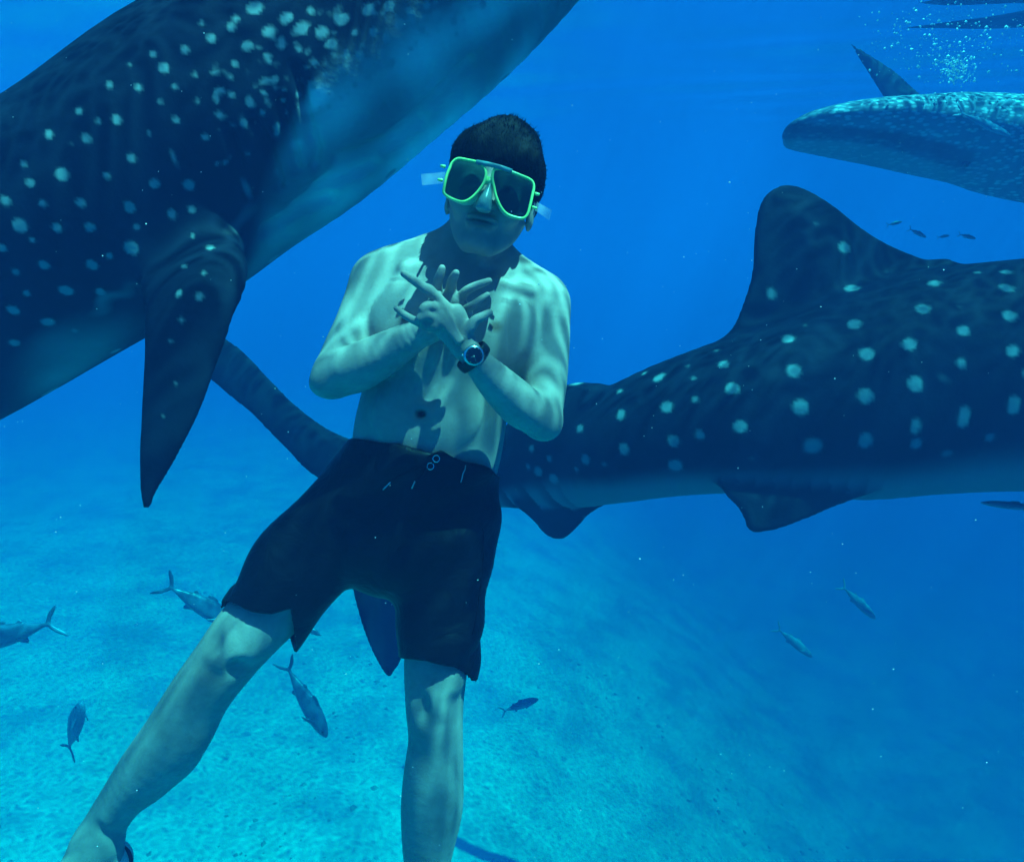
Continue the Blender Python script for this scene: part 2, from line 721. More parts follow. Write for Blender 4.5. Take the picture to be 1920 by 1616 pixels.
MAT['shark_near'] = shark_mat('near_shark_skin', (0.004, 0.008, 0.016), (0.78, 0.84, 0.84), (0.24, 0.30, 0.31))
MAT['shark_mid'] = shark_mat('mid_shark_skin', (0.003, 0.006, 0.012), (0.12, 0.16, 0.19), (0.16, 0.22, 0.25))
MAT['shark_far'] = shark_mat('hazed_far_shark_skin', (0.085, 0.13, 0.17), (0.45, 0.52, 0.54), (0.36, 0.45, 0.50),  # base and spots paled to imitate distance haze
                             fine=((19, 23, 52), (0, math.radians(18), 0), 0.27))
MAT['shark_back'] = shark_mat('dark_far_fin_skin', (0.008, 0.013, 0.02), (0.3, 0.36, 0.4), (0.4, 0.5, 0.5))  # plain dark skin of the farthest shark
MAT['mouth'] = simple('dark_mouth_lining', (0.012, 0.02, 0.03), 0.7)
MAT['shark_eye'] = simple('shark_eye_black', (0.004, 0.004, 0.006), 0.15, spec=0.6)
# fish
t = NT('fish_scales')
tc = t.n('ShaderNodeTexCoord')
sx = t.n('ShaderNodeSeparateXYZ')
t.l(tc.outputs['Object'], sx.inputs[0])
c = t.mix(t.rng(sx.outputs[2], -0.06, 0.05), (0.10, 0.22, 0.32), (0.04, 0.11, 0.19))  # colours kept near the water's blue, imitating haze over the fish
t.set(c, 0.35, spec=0.5)
MAT['fish'] = t.m
MAT['fish_pale'] = simple('faded_fish_scales', (0.12, 0.24, 0.32), 0.5, spec=0.3)  # fish colour faded towards the water to imitate haze
MAT['plankton'] = simple('drifting_particles', (0.8, 0.85, 0.85), 0.5)

# ------------------------------------------------------------------ sea bed
def nonuni(lo, hi, f0, f1, fine, grow=1.12):
    a = list(np.arange(f0, f1, fine))
    s_ = fine
    while a[-1] < hi:
        s_ *= grow
        a.append(a[-1] + s_)
    s_ = fine
    pre = [a[0]]
    while pre[-1] > lo:
        s_ *= grow
        pre.append(pre[-1] - s_)
    return np.array(pre[::-1][:-1] + a)


def sheet(xs, ys, zf):
    X, Y = np.meshgrid(xs, ys, indexing='ij')
    V = np.stack([X.ravel(), Y.ravel(), zf(X.ravel(), Y.ravel())], 1)
    nx, ny = X.shape
    i = np.arange(nx - 1)[:, None] * ny + np.arange(ny - 1)[None, :]
    i = i.ravel()
    return V, np.stack([i, i + ny, i + ny + 1, i + 1], 1)


def bed_z(x, y):
    q = np.stack([x, y, 0 * x], 1)
    slope = -5.4 - 0.10 * np.clip(x, -14, 40) - 0.50 * np.logaddexp(0, np.clip(x, -20, 10) + 0.2) - 0.01 * y
    near = np.exp(-((x + 1) ** 2 + (y - 8) ** 2) / 400.0)
    return slope + near * (0.05 * snoise(q, 2.2, 3) + 0.010 * snoise(q, 9.0, 4) + 0.16 * snoise(q, 0.8, 5))


V, F = sheet(nonuni(-160, 160, -8, 11, 0.09), nonuni(-60, 220, 3, 17, 0.09), bed_z)
t = NT('pale_sand')
co = t.coord()
n1 = t.noise(co, 0.55, 5, 0.6, 0.4)
n2 = t.noise(co, 3.2, 5, 0.65)
n3 = t.noise(co, 60, 3)
c = t.mix(t.rng(n1, 0.35, 0.66), (0.60, 0.59, 0.54), (0.78, 0.77, 0.71))
c = t.mix(t.rng(n2, 0.50, 0.72, 0, 0.6), c, (0.40, 0.41, 0.38))
c = t.mix(t.rng(n3, 0.5, 0.8, 0, 0.1), c, (0.76, 0.75, 0.70))
t.set(c, 0.9, spec=0.1)
t.bump(t.math('ADD', n2, t.math('MULTIPLY', n3, 0.0)), 0.10, 0.05)
tag(mesh_obj('seabed', V, F, t.m, origin=(0, 0, 0)), 'pale rippled sand sea bed sloping down to the right', kind='structure')

# broken coral and shell scattered on the sand
r_ = np.random.default_rng(9)
rv = np.array([[0, 0, 1], [1, 0, 0], [0, 1, 0], [-1, 0, 0], [0, -1, 0], [0, 0, -1]], float)
rf = np.array([[0, 1, 2], [0, 2, 3], [0, 3, 4], [0, 4, 1], [5, 2, 1], [5, 3, 2], [5, 4, 3], [5, 1, 4]])
cx, cy = r_.uniform(-9, 10, 26), r_.uniform(5, 17, 26)
pick = r_.integers(0, 26, 900)
rx = cx[pick] + r_.normal(size=900) * 0.7
ry = cy[pick] + r_.normal(size=900) * 0.7
rz = bed_z(rx, ry)
rs = 0.015 + 0.07 * r_.random(900) ** 3
V = np.stack([rx, ry, rz], 1)[:, None, :] + rv[None] * rs[:, None, None] * r_.uniform(0.5, 1.6, (900, 6, 1)) * np.array([1, 1, 0.5])
F = rf[None] + (np.arange(900) * 6)[:, None, None]
t = NT('coral_rubble')
f = t.noise(t.coord(), 6, 4)
t.set(t.mix(f, (0.16, 0.17, 0.14), (0.5, 0.48, 0.42)), 0.9, spec=0.1)
tag(mesh_obj('coral_rubble', V.reshape(-1, 3), F.reshape(-1, 3), t.m, origin=(0, 0, 0), smooth=False), 'small broken coral pieces scattered on the sand', kind='stuff')

# ------------------------------------------------------------------ water surface seen from below
SURF = 5.65


def surf_z(x, y):
    q = np.stack([x * 0.55 + y * 0.25, y, 0 * x], 1)
    near = np.exp(-((x - 1) ** 2 + (y - 4) ** 2) / 120.0)
    return SURF + near * (0.013 * snoise(q, 6.0, 11) + 0.022 * snoise(q, 2.4, 12)) + 0.060 * np.exp(-((x - 4.6) ** 2 + (y - 6.6) ** 2) / 7.0) * snoise(np.stack([x * 0.22 - y * 0.1, y + 0.25 * x, 0 * x], 1), 8.0, 14)


V, F = sheet(nonuni(-120, 120, -5, 8, 0.07), nonuni(-60, 200, -3, 9, 0.06), surf_z)
t = NT('water_surface')
t.t.nodes.remove(t.b)
mp = t.coord((1, 1, 1))
wv = t.n('ShaderNodeTexNoise')
wv.inputs['Scale'].default_value = 2.2
wv.inputs['Detail'].default_value = 2
t.l(mp, wv.inputs['Vector'])
ad = t.n('ShaderNodeVectorMath', operation='MULTIPLY_ADD')
t.l(wv.outputs['Color'], ad.inputs[0])
ad.inputs[1].default_value = (0.55, 0.55, 0)
t.l(mp, ad.inputs[2])


def caust(scale, rot, w):
    m2 = t.n('ShaderNodeMapping')
    m2.inputs['Scale'].default_value = scale
    m2.inputs['Rotation'].default_value = (0, 0, rot)
    t.l(ad.outputs[0], m2.inputs['Vector'])
    vo = t.n('ShaderNodeTexVoronoi', feature='DISTANCE_TO_EDGE', voronoi_dimensions='2D')
    vo.inputs['Scale'].default_value = 1.0
    t.l(m2.outputs[0], vo.inputs['Vector'])
    return t.rng(vo.outputs['Distance'], 0.0, w, 1.0, 0.0, True)


c1 = caust((5, 12, 1), 0.25, 0.21)
c2 = caust((15, 34, 1), 0.5, 0.22)
big = t.noise(mp, 0.8, 2)
bw = t.rng(big, 0.36, 0.6, 0.45, 1.0)
cc = t.math('ADD', t.math('MULTIPLY', c1, 0.60), t.math('MULTIPLY', c2, 0.80))
cc = t.math('ADD', 0.12, t.math('MULTIPLY', cc, bw))
cmb = t.n('ShaderNodeCombineColor')
cl = t.math('MINIMUM', cc, 1.0)
for i in range(3):
    t.l(cl, cmb.inputs[i])
tr = t.n('ShaderNodeBsdfTransparent')
t.l(cmb.outputs[0], tr.inputs[0])  # caustic light pattern put into the surface's transparency colour
gl = t.n('ShaderNodeBsdfGlossy')
gl.inputs['Roughness'].default_value = 0.10
gl.inputs['Color'].default_value = (0.95, 0.98, 1, 1)
fr = t.n('ShaderNodeFresnel')
fr.inputs['IOR'].default_value = 1.33
mx = t.n('ShaderNodeMixShader')
t.l(fr.outputs[0], mx.inputs[0])
t.l(tr.outputs[0], mx.inputs[1])
t.l(gl.outputs[0], mx.inputs[2])
t.l(mx.outputs[0], t.o.inputs['Surface'])
tag(mesh_obj('sea_surface', V, F, t.m, origin=(0, 0, 0)), 'rippled underside of the sea surface', kind='structure')

# ------------------------------------------------------------------ the water body itself
t = NT('sea_water')
t.t.nodes.remove(t.b)
pv = t.n('ShaderNodeVolumePrincipled')
SIG_S = (0.004, 0.0152, 0.057)
SIG_A = (0.56, 0.061, 0.029)
pv.inputs['Density'].default_value = 1.0
pv.inputs['Color'].default_value = (*SIG_S, 1)
pv.inputs['Absorption Color'].default_value = (*[(1 - a / (1 - s_)) ** 2 for a, s_ in zip(SIG_A, SIG_S)], 1)
pv.inputs['Anisotropy'].default_value = 0.0
t.l(pv.outputs[0], t.o.inputs['Volume'])
m_ = MB()
hz_lo, hz_hi = np.array([-110.0, -50.0, -26.0]), np.array([110.0, 190.0, 6.2])
V = np.array([[x, y, z] for x in (hz_lo[0], hz_hi[0]) for y in (hz_lo[1], hz_hi[1]) for z in (hz_lo[2], hz_hi[2])])
F = [(0, 1, 3, 2), (4, 6, 7, 5), (0, 4, 5, 1), (2, 3, 7, 6), (0, 2, 6, 4), (1, 5, 7, 3)]
tag(mesh_obj('haze', V, F, t.m, origin=(0, 0, 0), smooth=False), 'blue sea water filling the whole scene', kind='stuff')

# ------------------------------------------------------------------ boat added overhead, its floats imitating dark ripple bands
def hull_rings(L, W, draft, free, n=26, k=12):
    V, F = [], []
    for i in range(n):
        s_ = -1 + 2 * i / (n - 1)
        w = W / 2 * (1 - abs(s_) ** 2.6) ** 0.8 + 0.004
        dr = draft * (1 - abs(s_) ** 3) - free * 0.75 * abs(s_) ** 4
        for j in range(k + 1):
            a = math.pi * j / k
            V.append((s_ * L / 2, -math.cos(a) * w * (0.85 + 0.15 * abs(math.cos(a))), free - (free + dr) * math.sin(a) ** 0.7))
    for i in range(n - 1):
        for j in range(k):
            p = i * (k + 1) + j
            F.append((p, p + 1, p + k + 2, p + k + 1))
    for i in range(n - 1):
        F.append((i * (k + 1), (i + 1) * (k + 1), (i + 1) * (k + 1) + k, i * (k + 1) + k))
    return V, F


def boat(loc, ang, L, W, draft, label, arm=1.9):
    b = empty('boat', (loc[0], loc[1], SURF))
    tag(b, label, 'boat', None)
    c, s_ = math.cos(ang), math.sin(ang)
    o = np.array([loc[0], loc[1], SURF])
    R = np.array([[c, -s_, 0], [s_, c, 0], [0, 0, 1]])
    V, F = hull_rings(L, W, draft, 0.45)
    mesh_obj('hull', np.array(V) @ R.T + o, F, MAT['hull'], b)
    for off, r0 in ((arm + 0.08, 0.12), (arm + 0.62, 0.11)):
        m = MB()
        xs_f = np.linspace(-L * .45, L * .40, 40)
        wob = 0.04 * np.sin(xs_f * 2.1 + off * 9) + 0.03 * np.sin(xs_f * 5.3 + off * 5)
        m.tube([np.array([x, off + w_, 0.035 + 0.16 * (abs(x) / (L * 0.45)) ** 6]) for x, w_ in zip(xs_f, wob)], r0, 10)
        mesh_obj('ripple_band_float', np.array(m.v) @ R.T + o, m.f, MAT['hull'], b)  # wavy dark float, added to stand in for a dark ripple band
    for x in (-L * .18, L * .22):
        m = MB()
        m.tube([np.array([x, 0, 0.5]), np.array([x, arm * .5, 0.62]), np.array([x, arm, 0.30]), np.array([x, arm + 0.62, 0.10])], 0.035, 6)
        mesh_obj('outrigger_arm', np.array(m.v) @ R.T + o, m.f, MAT['bamboo'], b)
    return b


MAT['hull'] = simple('dark_painted_hull', (0.015, 0.02, 0.03), 0.6)
MAT['bamboo'] = simple('weathered_bamboo', (0.25, 0.2, 0.12), 0.7)
boat((6.0, 4.0), math.radians(-7), 7.6, 1.0, 0.16, 'boat floats added to imitate dark ripple bands at top right', 1.75)

# ------------------------------------------------------------------ sharks
def paint_spots(V, Q, spots, seed, extra=0, rad=(0.012, 0.022), zone=None):
    """pale spots: the ones seen on this flank, plus scattered ones on the other flank"""
    val = np.zeros(len(V))
    bvh = BVHTree.FromPolygons([tuple(v) for v in V], [tuple(int(i) for i in q) for q in Q])
    seen = []
    for sp in spots:
        x, y, r = sp[:3]
        asp = sp[3] if len(sp) > 3 else 1.0
        ang = math.radians(sp[4]) if len(sp) > 4 else 0.0
        s_ = sp[5] if len(sp) > 5 else 1.0
        d = nz(P(x, y, 1.0))
        hit = bvh.ray_cast(Vector((0, 0, 0)), Vector(d))
        if hit[0] is None:
            continue
        c = np.array(hit[0])
        seen.append(c)
        R = (0.82 if seed == 1 else 0.84) * r * c[1] / FPX
        q = V - c
        m = np.einsum('ij,ij->i', q, q) < (R * asp * 2.2 + 0.02) ** 2
        a = np.array([math.cos(ang), 0, -math.sin(ang)])
        q = q[m]
        la = q @ a
        rest = np.sqrt(np.maximum(np.einsum('ij,ij->i', q, q) - la ** 2, 0))
        e = np.sqrt((la / (R * asp)) ** 2 + (rest / R) ** 2)
        val[m] = np.maximum(val[m], s_ * np.clip((1.35 - e) / 0.8, 0, 1))
    if extra:
        r = np.random.default_rng(seed)
        far = np.flatnonzero(zone) if zone is not None else np.arange(len(V))
        pts = V[far[r.integers(0, len(far), extra * 4)]]
        kept = []
        for p in pts:
            if len(kept) >= extra:
                break
            if all(np.linalg.norm(p - k_) > 0.11 for k_ in kept[-60:]):
                kept.append(p)
        for p in kept:
            R = r.uniform(*rad)
            q = V - p
            e = np.sqrt(np.einsum('ij,ij->i', q, q)) / R
            val = np.maximum(val, np.clip(1.4 - e, 0, 1) * 0.8)
    E = np.concatenate([Q[:, [0, 1]], Q[:, [1, 2]], Q[:, [2, 3]], Q[:, [3, 0]]])
    deg = np.bincount(E.ravel(), minlength=len(V)) + 1e-9
    for _ in range(2):
        av = (np.bincount(E[:, 0], val[E[:, 1]], len(V)) + np.bincount(E[:, 1], val[E[:, 0]], len(V))) / deg
        val = 0.45 * val + 0.55 * av
    return sstep(val, 0.10, 0.46) * 0.9


def onto(x, y, lift=0.002, bvh=None):
    d = nz(P(x, y, 1.0))
    hit = (bvh or bv).ray_cast(Vector((0, 0, 0)), Vector(d))
    if hit[0] is None:
        return P(x, y, 1.2)
    return np.array(hit[0]) - d * lift


def sstep(x, a, b):
    t_ = np.clip((x - a) / (b - a), 0, 1)
    return t_ * t_ * (3 - 2 * t_)


# ---- near shark, upper left
D1 = 1.78
body1 = Loft([LR(-930, 1010, -850, 1130, 2.25, 0.05),
              LR(-800, 860, -660, 1100, 2.1, 0.15),
              LR(-560, 660, -390, 960, 1.95, 0.22),
              LR(-290, 470, -80, 815, 1.84, 0.29),
              LR(0, 268, 238, 632, D1, 0.33),
              LR(138, 177, 385, 555, D1, 0.34),
              LR(276, 77, 520, 458, D1, 0.34),
              LR(420, -2, 650, 372, D1, 0.33),
              LR(590, -95, 788, 255, D1, 0.32),
              LR(770, -170, 925, 132, D1, 0.31),
              LR(930, -230, 1050, 0, D1, 0.30),
              LR(1080, -250, 1150, -120, D1, 0.26),
              LR(1170, -240, 1190, -190, D1, 0.16)], 4)
h = 0.0066
x0, x1 = P(-1150, 0, 2.2)[0], P(1260, 0, 1.8)[0]
fld = Field(np.arange(x0, x1, h), np.arange(1.2, 2.75, h * 1.2), np.arange(P(0, 1500, 2.2)[2], P(0, -520, D1)[2], h))
fld.add(body1, 0.01)
# pectoral fin hanging in front of the belly, far one behind
fin = Loft([LR(300, 500, 430, 440, 1.66, 0.06), LR(272, 562, 462, 494, 1.55, 0.055), LR(276, 620, 432, 560, 1.51, 0.042),
            LR(274, 690, 405, 650, 1.50, 0.032), LR(268, 780, 372, 745, 1.49, 0.024), LR(264, 860, 330, 835, 1.48, 0.019),
            LR(265, 922, 292, 913, 1.48, 0.014), LR(270, 950, 281, 947, 1.48, 0.010)], 4)
fld.add(fin, 0.11)
fld.add(Loft([LR(330, 330, 470, 260, 2.0, 0.05), LR(330, 300, 450, 250, 2.25, 0.03), LR(340, 330, 400, 300, 2.5, 0.019)], 3), 0.05)
# first dorsal (above the frame) and tail
fld.add(Loft([LR(-330, 560, -120, 420, 1.88, 0.05), LR(-340, 400, -200, 320, 1.88, 0.028), LR(-380, 280, -330, 250, 1.88, 0.012)], 3), 0.05)
fld.add(Loft([LR(-960, 1110, -840, 1080, 2.25, 0.035), LR(-1060, 900, -960, 860, 2.25, 0.022), LR(-1110, 700, -1070, 690, 2.25, 0.01)], 3), 0.04)
fld.add(Loft([LR(-930, 1080, -850, 1100, 2.25, 0.03), LR(-930, 1250, -870, 1230, 2.25, 0.015), LR(-930, 1330, -915, 1330, 2.25, 0.008)], 3), 0.04)
# gill slits and throat folds cut into the flank, laid onto the skin found so far
V, Q = fld.mesh(0)
bv1 = BVHTree.FromPolygons([tuple(v) for v in V], [tuple(int(i) for i in q) for q in Q])


def skin_pt(x, y):
    dd = nz(P(x, y, 1.0))
    hit = bv1.ray_cast(Vector((0, 0, 0)), Vector(dd))
    return np.array(hit[0]) if hit[0] is not None else P(x, y, D1)


def groove(pts, w, depth, k, sub=True):
    st = []
    for (x, y) in crom(np.array(pts, float), 3):
        c = skin_pt(x, y)
        st.append([*(c + np.array([0, 0.002 if sub else 0.006, 0])), w, depth, 1, 0.01, 0.02])
    (fld.sub if sub else fld.add)(Loft(st, 2), k)


for pts in ([(556, 130), (566, 170), (575, 215), (586, 245)], [(583, 255), (594, 280), (590, 312)], [(478, 228), (500, 270), (514, 310), (524, 350)],
            [(430, 250), (450, 310), (468, 370)], [(528, 190), (540, 240), (552, 285), (556, 320)]):
    groove(pts, 0.0085, 0.018, 0.016)
for pts in ([(600, 352), (650, 312), (720, 280), (790, 225)], [(560, 385), (620, 345), (700, 310)], [(640, 300), (720, 268), (800, 200), (880, 120)], [(500, 430), (560, 395), (620, 372)]):
    groove(pts, 0.016, 0.018, 0.022)
# mouth slot at the blunt front
fld.sub(Loft([CR(1040, -60, D1 - 0.26, 12, 3), CR(1120, -130, D1 - 0.22, 16, 5), CR(1190, -190, D1 - 0.1, 16, 8)], 3), 0.02)
V, Q = fld.mesh(5)
sp, uu, vv = body1.coords(V)
PX = V[:, 0] / V[:, 1] * FPX + 960
PY = 808 - V[:, 2] / V[:, 1] * FPX
rr_ = np.sqrt(uu ** 2 + vv ** 2) + 1e-9
un = uu / rr_
nA = snoise(V, 9, 21)
nB = snoise(V, 26, 22)
nC = snoise(V, 60, 23)
headness = sstep(PX, 430, 640)
lo_ = 0.92 - 0.52 * headness + 0.10 * nA
bel = sstep(un, lo_, lo_ + 0.25 + 0.25 * headness)
infin = (rr_ > 1.12)
bel[infin] *= 0.0
finmask = (PY > 470) & (PX > 255) & (PX < 475) & (V[:, 1] < 1.6)
bel[finmask] = 0
bel[(PY > 640) & (PX > 255) & (PX < 420)] = 0
# paler gill patches and flap edges
def patch(cx, cy, rx, ry, ang, s_):
    a = math.radians(ang)
    dx, dy = PX - cx + 9 * nB + 5 * nC, PY - cy + 9 * nC
    u_ = dx * math.cos(a) + dy * math.sin(a)
    v_ = -dx * math.sin(a) + dy * math.cos(a)
    return s_ * np.clip(1.3 - np.sqrt((u_ / rx) ** 2 + (v_ / ry) ** 2), 0, 1) * (V[:, 1] < D1)
for a in ((612, 188, 46, 26, -35, 1.0), (565, 275, 30, 30, 60, 0.8), (516, 330, 16, 9, 75, 0.5),
          (560, 335, 70, 26, -30, 0.7), (470, 410, 40, 12, -35, 0.25), (660, 120, 70, 14, -35, 0.45), (462, 360, 26, 6, 60, 0.5),
          (330, 300, 20, 4, 65, 0.35), (210, 560, 60, 12, -35, 0.3)):
    bel = np.maximum(bel, patch(*a))
axd = nz(P(788, 255, D1) - P(520, 458, D1))
perp = nz(np.cross(axd, (0, 1, 0)))
caustic_streak = snoise(np.stack([V @ axd * 0.22, V[:, 1] * 0.5, V @ perp], 1), 45, 24)
bel = bel * np.clip(0.62 + 0.22 * nB + 0.45 * caustic_streak, 0.25, 1.0)  # caustic light bands painted into the belly colour
S1 = [(38, 424, 13), (116, 327, 12), (162, 260, 9), (219, 225, 9), (205, 160, 7), (307, 128, 10), (347, 94, 8), (396, 72, 9),
      (288, 102, 7), (92, 252, 8), (148, 208, 7), (57, 344, 8), (10, 377, 9), (44, 308, 6), (80, 382, 7), (151, 381, 8),
      (246, 297, 8), (243, 389, 9, 1.5, 80), (169, 427, 8, 1.2, 80), (290, 345, 9), (354, 347, 10), (322, 401, 7, 1.6, 85),
      (360, 393, 7), (256, 426, 6), (246, 465, 13), (173, 497, 9, 1.8, 70), (124, 545, 10, 1.9, 38), (82, 497, 8, 1.6, 60),
      (188, 547, 8, 1.3, 60), (107, 428, 8), (25, 582, 9, 1.6, 55), (90, 604, 11, 1.3, 10, 0.7), (27, 643, 10, 1, 0, 0.7), (3, 465, 8),
      (30, 510, 8, 1, 0, 0.6), (134, 270, 6, 1, 0, 0.6), (185, 228, 6), (260, 165, 7), (327, 163, 6), (365, 140, 5), (243, 122, 5),
      (393, 464, 7, 1.2, 60), (361, 443, 5), (374, 556, 7, 1.3, -40), (335, 550, 6, 1.4, -60), (345, 500, 5), (383, 512, 5), (470, 195, 7),
      (458, 230, 6), (385, 258, 6), (463, 86, 8, 1.5, -30), (434, 52, 8), (478, 15, 12, 1.4, -25), (442, 35, 7), (378, 44, 6),
      (505, 60, 9, 1.6, -30), (537, 35, 9, 1.7, -30), (565, 54, 9, 1.8, -35), (528, 86, 7, 1.4, -35), (500, 105, 6), (560, 92, 6),
      (604, 62, 8, 1.7, -35), (642, 37, 9, 1.7, -30), (582, 20, 7), (622, 82, 8, 1.5, -35), (590, 118, 6), (515, 150, 6, 1.6, -35),
      (690, 20, 8, 1.6, -30), (730, 12, 8, 1.6, -30), (665, 62, 6), (700, 60, 7, 1.3, -30), (725, 72, 8), (695, 125, 12, 1.4, -20),
      (730, 120, 9, 1.6, -30), (675, 105, 8), (650, 100, 6), (720, 102, 9), (790, 55, 8), (770, 25, 8), (820, 32, 10, 1.3, 60), (850, 40, 8),
      (855, 15, 8), (905, 8, 8), (750, 45, 8, 1.4, -30), (800, 12, 6), (610, 142, 6), (645, 135, 6), (665, 160, 6), (690, 145, 7),
      (560, 178, 6), (530, 188, 5), (495, 175, 5), (520, 235, 5), (440, 120, 6), (415, 170, 6), (370, 190, 5), (300, 190, 5), (330, 225, 6),
      (280, 250, 5), (410, 215, 5), (200, 330, 6), (60, 450, 5), (205, 480, 6), (50, 550, 6), (140, 620, 7, 1, 0, 0.5), (340, 600, 6), (320, 640, 5),
      (300, 660, 4), (330, 720, 4), (305, 780, 4)]
r_ = np.random.default_rng(5)
for i in range(210):      # small dense freckles towards the head
    x = r_.uniform(400, 900)
    y = r_.uniform(0, 1) * 200 - (x - 500) * 0.55 + 70
    S1.append((x, y, r_.uniform(3.0, 4.6), r_.uniform(1.1, 1.9), -33 + r_.uniform(-12, 12), r_.uniform(0.4, 0.9)))
spt = paint_spots(V, Q, S1, 1, 260, (0.012, 0.022), (vv > 0.15) if np.mean(V[vv > 0.15][:, 1]) > D1 else (vv < -0.15))
t_ = empty('whale_shark', PW(300, 500, D1))
tag(t_, 'big whale shark passing at upper left with pectoral fin hanging down, beside the man', 'whale shark', 'whale sharks')
mesh_obj('body', to_world(V), Q, MAT['shark_near'], t_, attrs={'spot': spt, 'belly': bel})
m = MB(); m.sphere(P(1075, -150, D1 - 0.27), (0.02, 0.015, 0.02)); m.build('eye', MAT['shark_eye'], t_)

# ---- middle shark, right, seen from the flank with its tail behind the man
D2 = 2.25
body2 = Loft([LR(655, 872, 668, 915, 3.08, 0.025), LR(700, 853, 700, 918, 3.02, 0.06), LR(800, 845, 800, 935, 2.88, 0.09),
              LR(930, 826, 930, 952, 2.66, 0.12),
              LR(1062, 724, 1075, 952, 2.46, 0.16), LR(1155, 722, 1165, 942, 2.35, 0.18), LR(1260, 678, 1270, 930, 2.28, 0.20),
              LR(1362, 640, 1372, 925, D2, 0.24), LR(1480, 598, 1490, 930, D2, 0.27), LR(1600, 545, 1608, 938, D2, 0.30),
              LR(1720, 510, 1725, 928, D2, 0.32), LR(1830, 497, 1835, 922, D2, 0.34), LR(1940, 487, 1945, 920, D2, 0.35),
              LR(2150, 470, 2150, 915, D2, 0.37), LR(2450, 450, 2450, 900, D2, 0.40), LR(2700, 470, 2700, 870, D2, 0.40),
              LR(2880, 530, 2880, 830, D2, 0.34), LR(2960, 600, 2960, 760, D2, 0.2)], 4)
h = 0.0092
fld = Field(np.arange(P(300, 0, 3.35)[0], P(3010, 0, D2)[0], h * 1.1), np.arange(1.62, 3.45, h * 1.2), np.arange(P(0, 1310, 3.15)[2], P(0, 300, D2)[2], h))
fld.add(body2, 0.01)


def finloft(pairs, d, b0, b1, sub=3):
    n = len(pairs)
    return Loft([LR(*p, d, b0 + (b1 - b0) * (i / (n - 1)) ** 0.8) for i, p in enumerate(pairs)], sub)


# dorsal
fld.add(PolyFin([(1352, 680), (1362, 640), (1380, 603), (1394, 568), (1410, 515), (1413, 462), (1416, 430), (1421, 398), (1428, 378), (1441, 360), (1468, 347), (1490, 349),
                 (1511, 356), (1537, 370), (1564, 388), (1590, 409), (1617, 430), (1655, 454), (1697, 473), (1735, 487), (1790, 498), (1790, 640), (1500, 700)], D2, 0.075), 0.04)
# second dorsal (behind the elbow), anal and pelvic fins
fld.add(PolyFin([(985, 800), (985, 720), (995, 680), (1018, 672), (1050, 715), (1085, 740), (1085, 800)], 2.55, 0.03), 0.03)
fld.add(PolyFin([(960, 925), (969, 950), (985, 963), (1001, 978), (1022, 1002), (1043, 1011), (1058, 1009), (1070, 1001), (1084, 987), (1097, 972), (1115, 957), (1140, 943), (1155, 925)], 2.50, 0.035), 0.03)
fld.add(PolyFin([(1345, 905), (1362, 930), (1377, 944), (1389, 960), (1396, 975), (1401, 990), (1413, 998), (1442, 996), (1463, 990), (1484, 983), (1520, 969), (1556, 953), (1591, 940), (1640, 915), (1620, 880)], 2.10, 0.04), 0.035)
# caudal fin, bending away from the camera
fld.add(Loft([LR(700, 915, 690, 850, 3.02, 0.05), LR(640, 916, 665, 828, 3.08, 0.045), LR(587, 889, 618, 806, 3.12, 0.038), LR(549, 851, 581, 782, 3.15, 0.032), LR(507, 811, 549, 755, 3.17, 0.027),
              LR(476, 778, 507, 715, 3.19, 0.024), LR(448, 755, 478, 685, 3.21, 0.023), LR(421, 731, 444, 653, 3.23, 0.022), LR(394, 706, 413, 630, 3.24, 0.021),
              LR(366, 680, 380, 608, 3.25, 0.02), LR(340, 640, 350, 605, 3.26, 0.018)], 4), 0.03)
fld.add(PolyFin([(640, 880), (652, 1000), (659, 1089), (673, 1150), (690, 1201), (709, 1241), (728, 1268), (740, 1256), (752, 1236), (768, 1180), (778, 1110), (780, 1020), (765, 890), (700, 870)], 3.05, 0.035, 0.019), 0.04)
# pectorals beyond the frame
fld.add(Loft([LR(2350, 860, 2580, 850, 2.0, 0.05), LR(2300, 1000, 2450, 1010, 1.9, 0.03), LR(2230, 1150, 2290, 1160, 1.85, 0.012)], 3), 0.05)
for x in (2560, 2600, 2640, 2680):
    fld.sub(Loft([CR(x, 560, D2 - 0.39, 4, 5), CR(x + 8, 640, D2 - 0.40, 4, 5), CR(x, 720, D2 - 0.39, 4, 5)], 2), 0.008)
V, Q = fld.mesh(8)
sp, uu, vv = body2.coords(V)
PX = V[:, 0] / V[:, 1] * FPX + 960
PY = 808 - V[:, 2] / V[:, 1] * FPX
rr_ = np.sqrt(uu ** 2 + vv ** 2) + 1e-9
un = uu / rr_
nA = snoise(V, 8, 31)
lo_ = 0.42 + 0.08 * nA + 0.12 * sstep(PX, 1250, 1500)
bel = sstep(un, lo_, lo_ + 0.35)
bel *= 1 - 0.92 * sstep(rr_, 1.02, 1.14)
bel[(PX < 800) & (rr_ > 1.1)] = 0.03
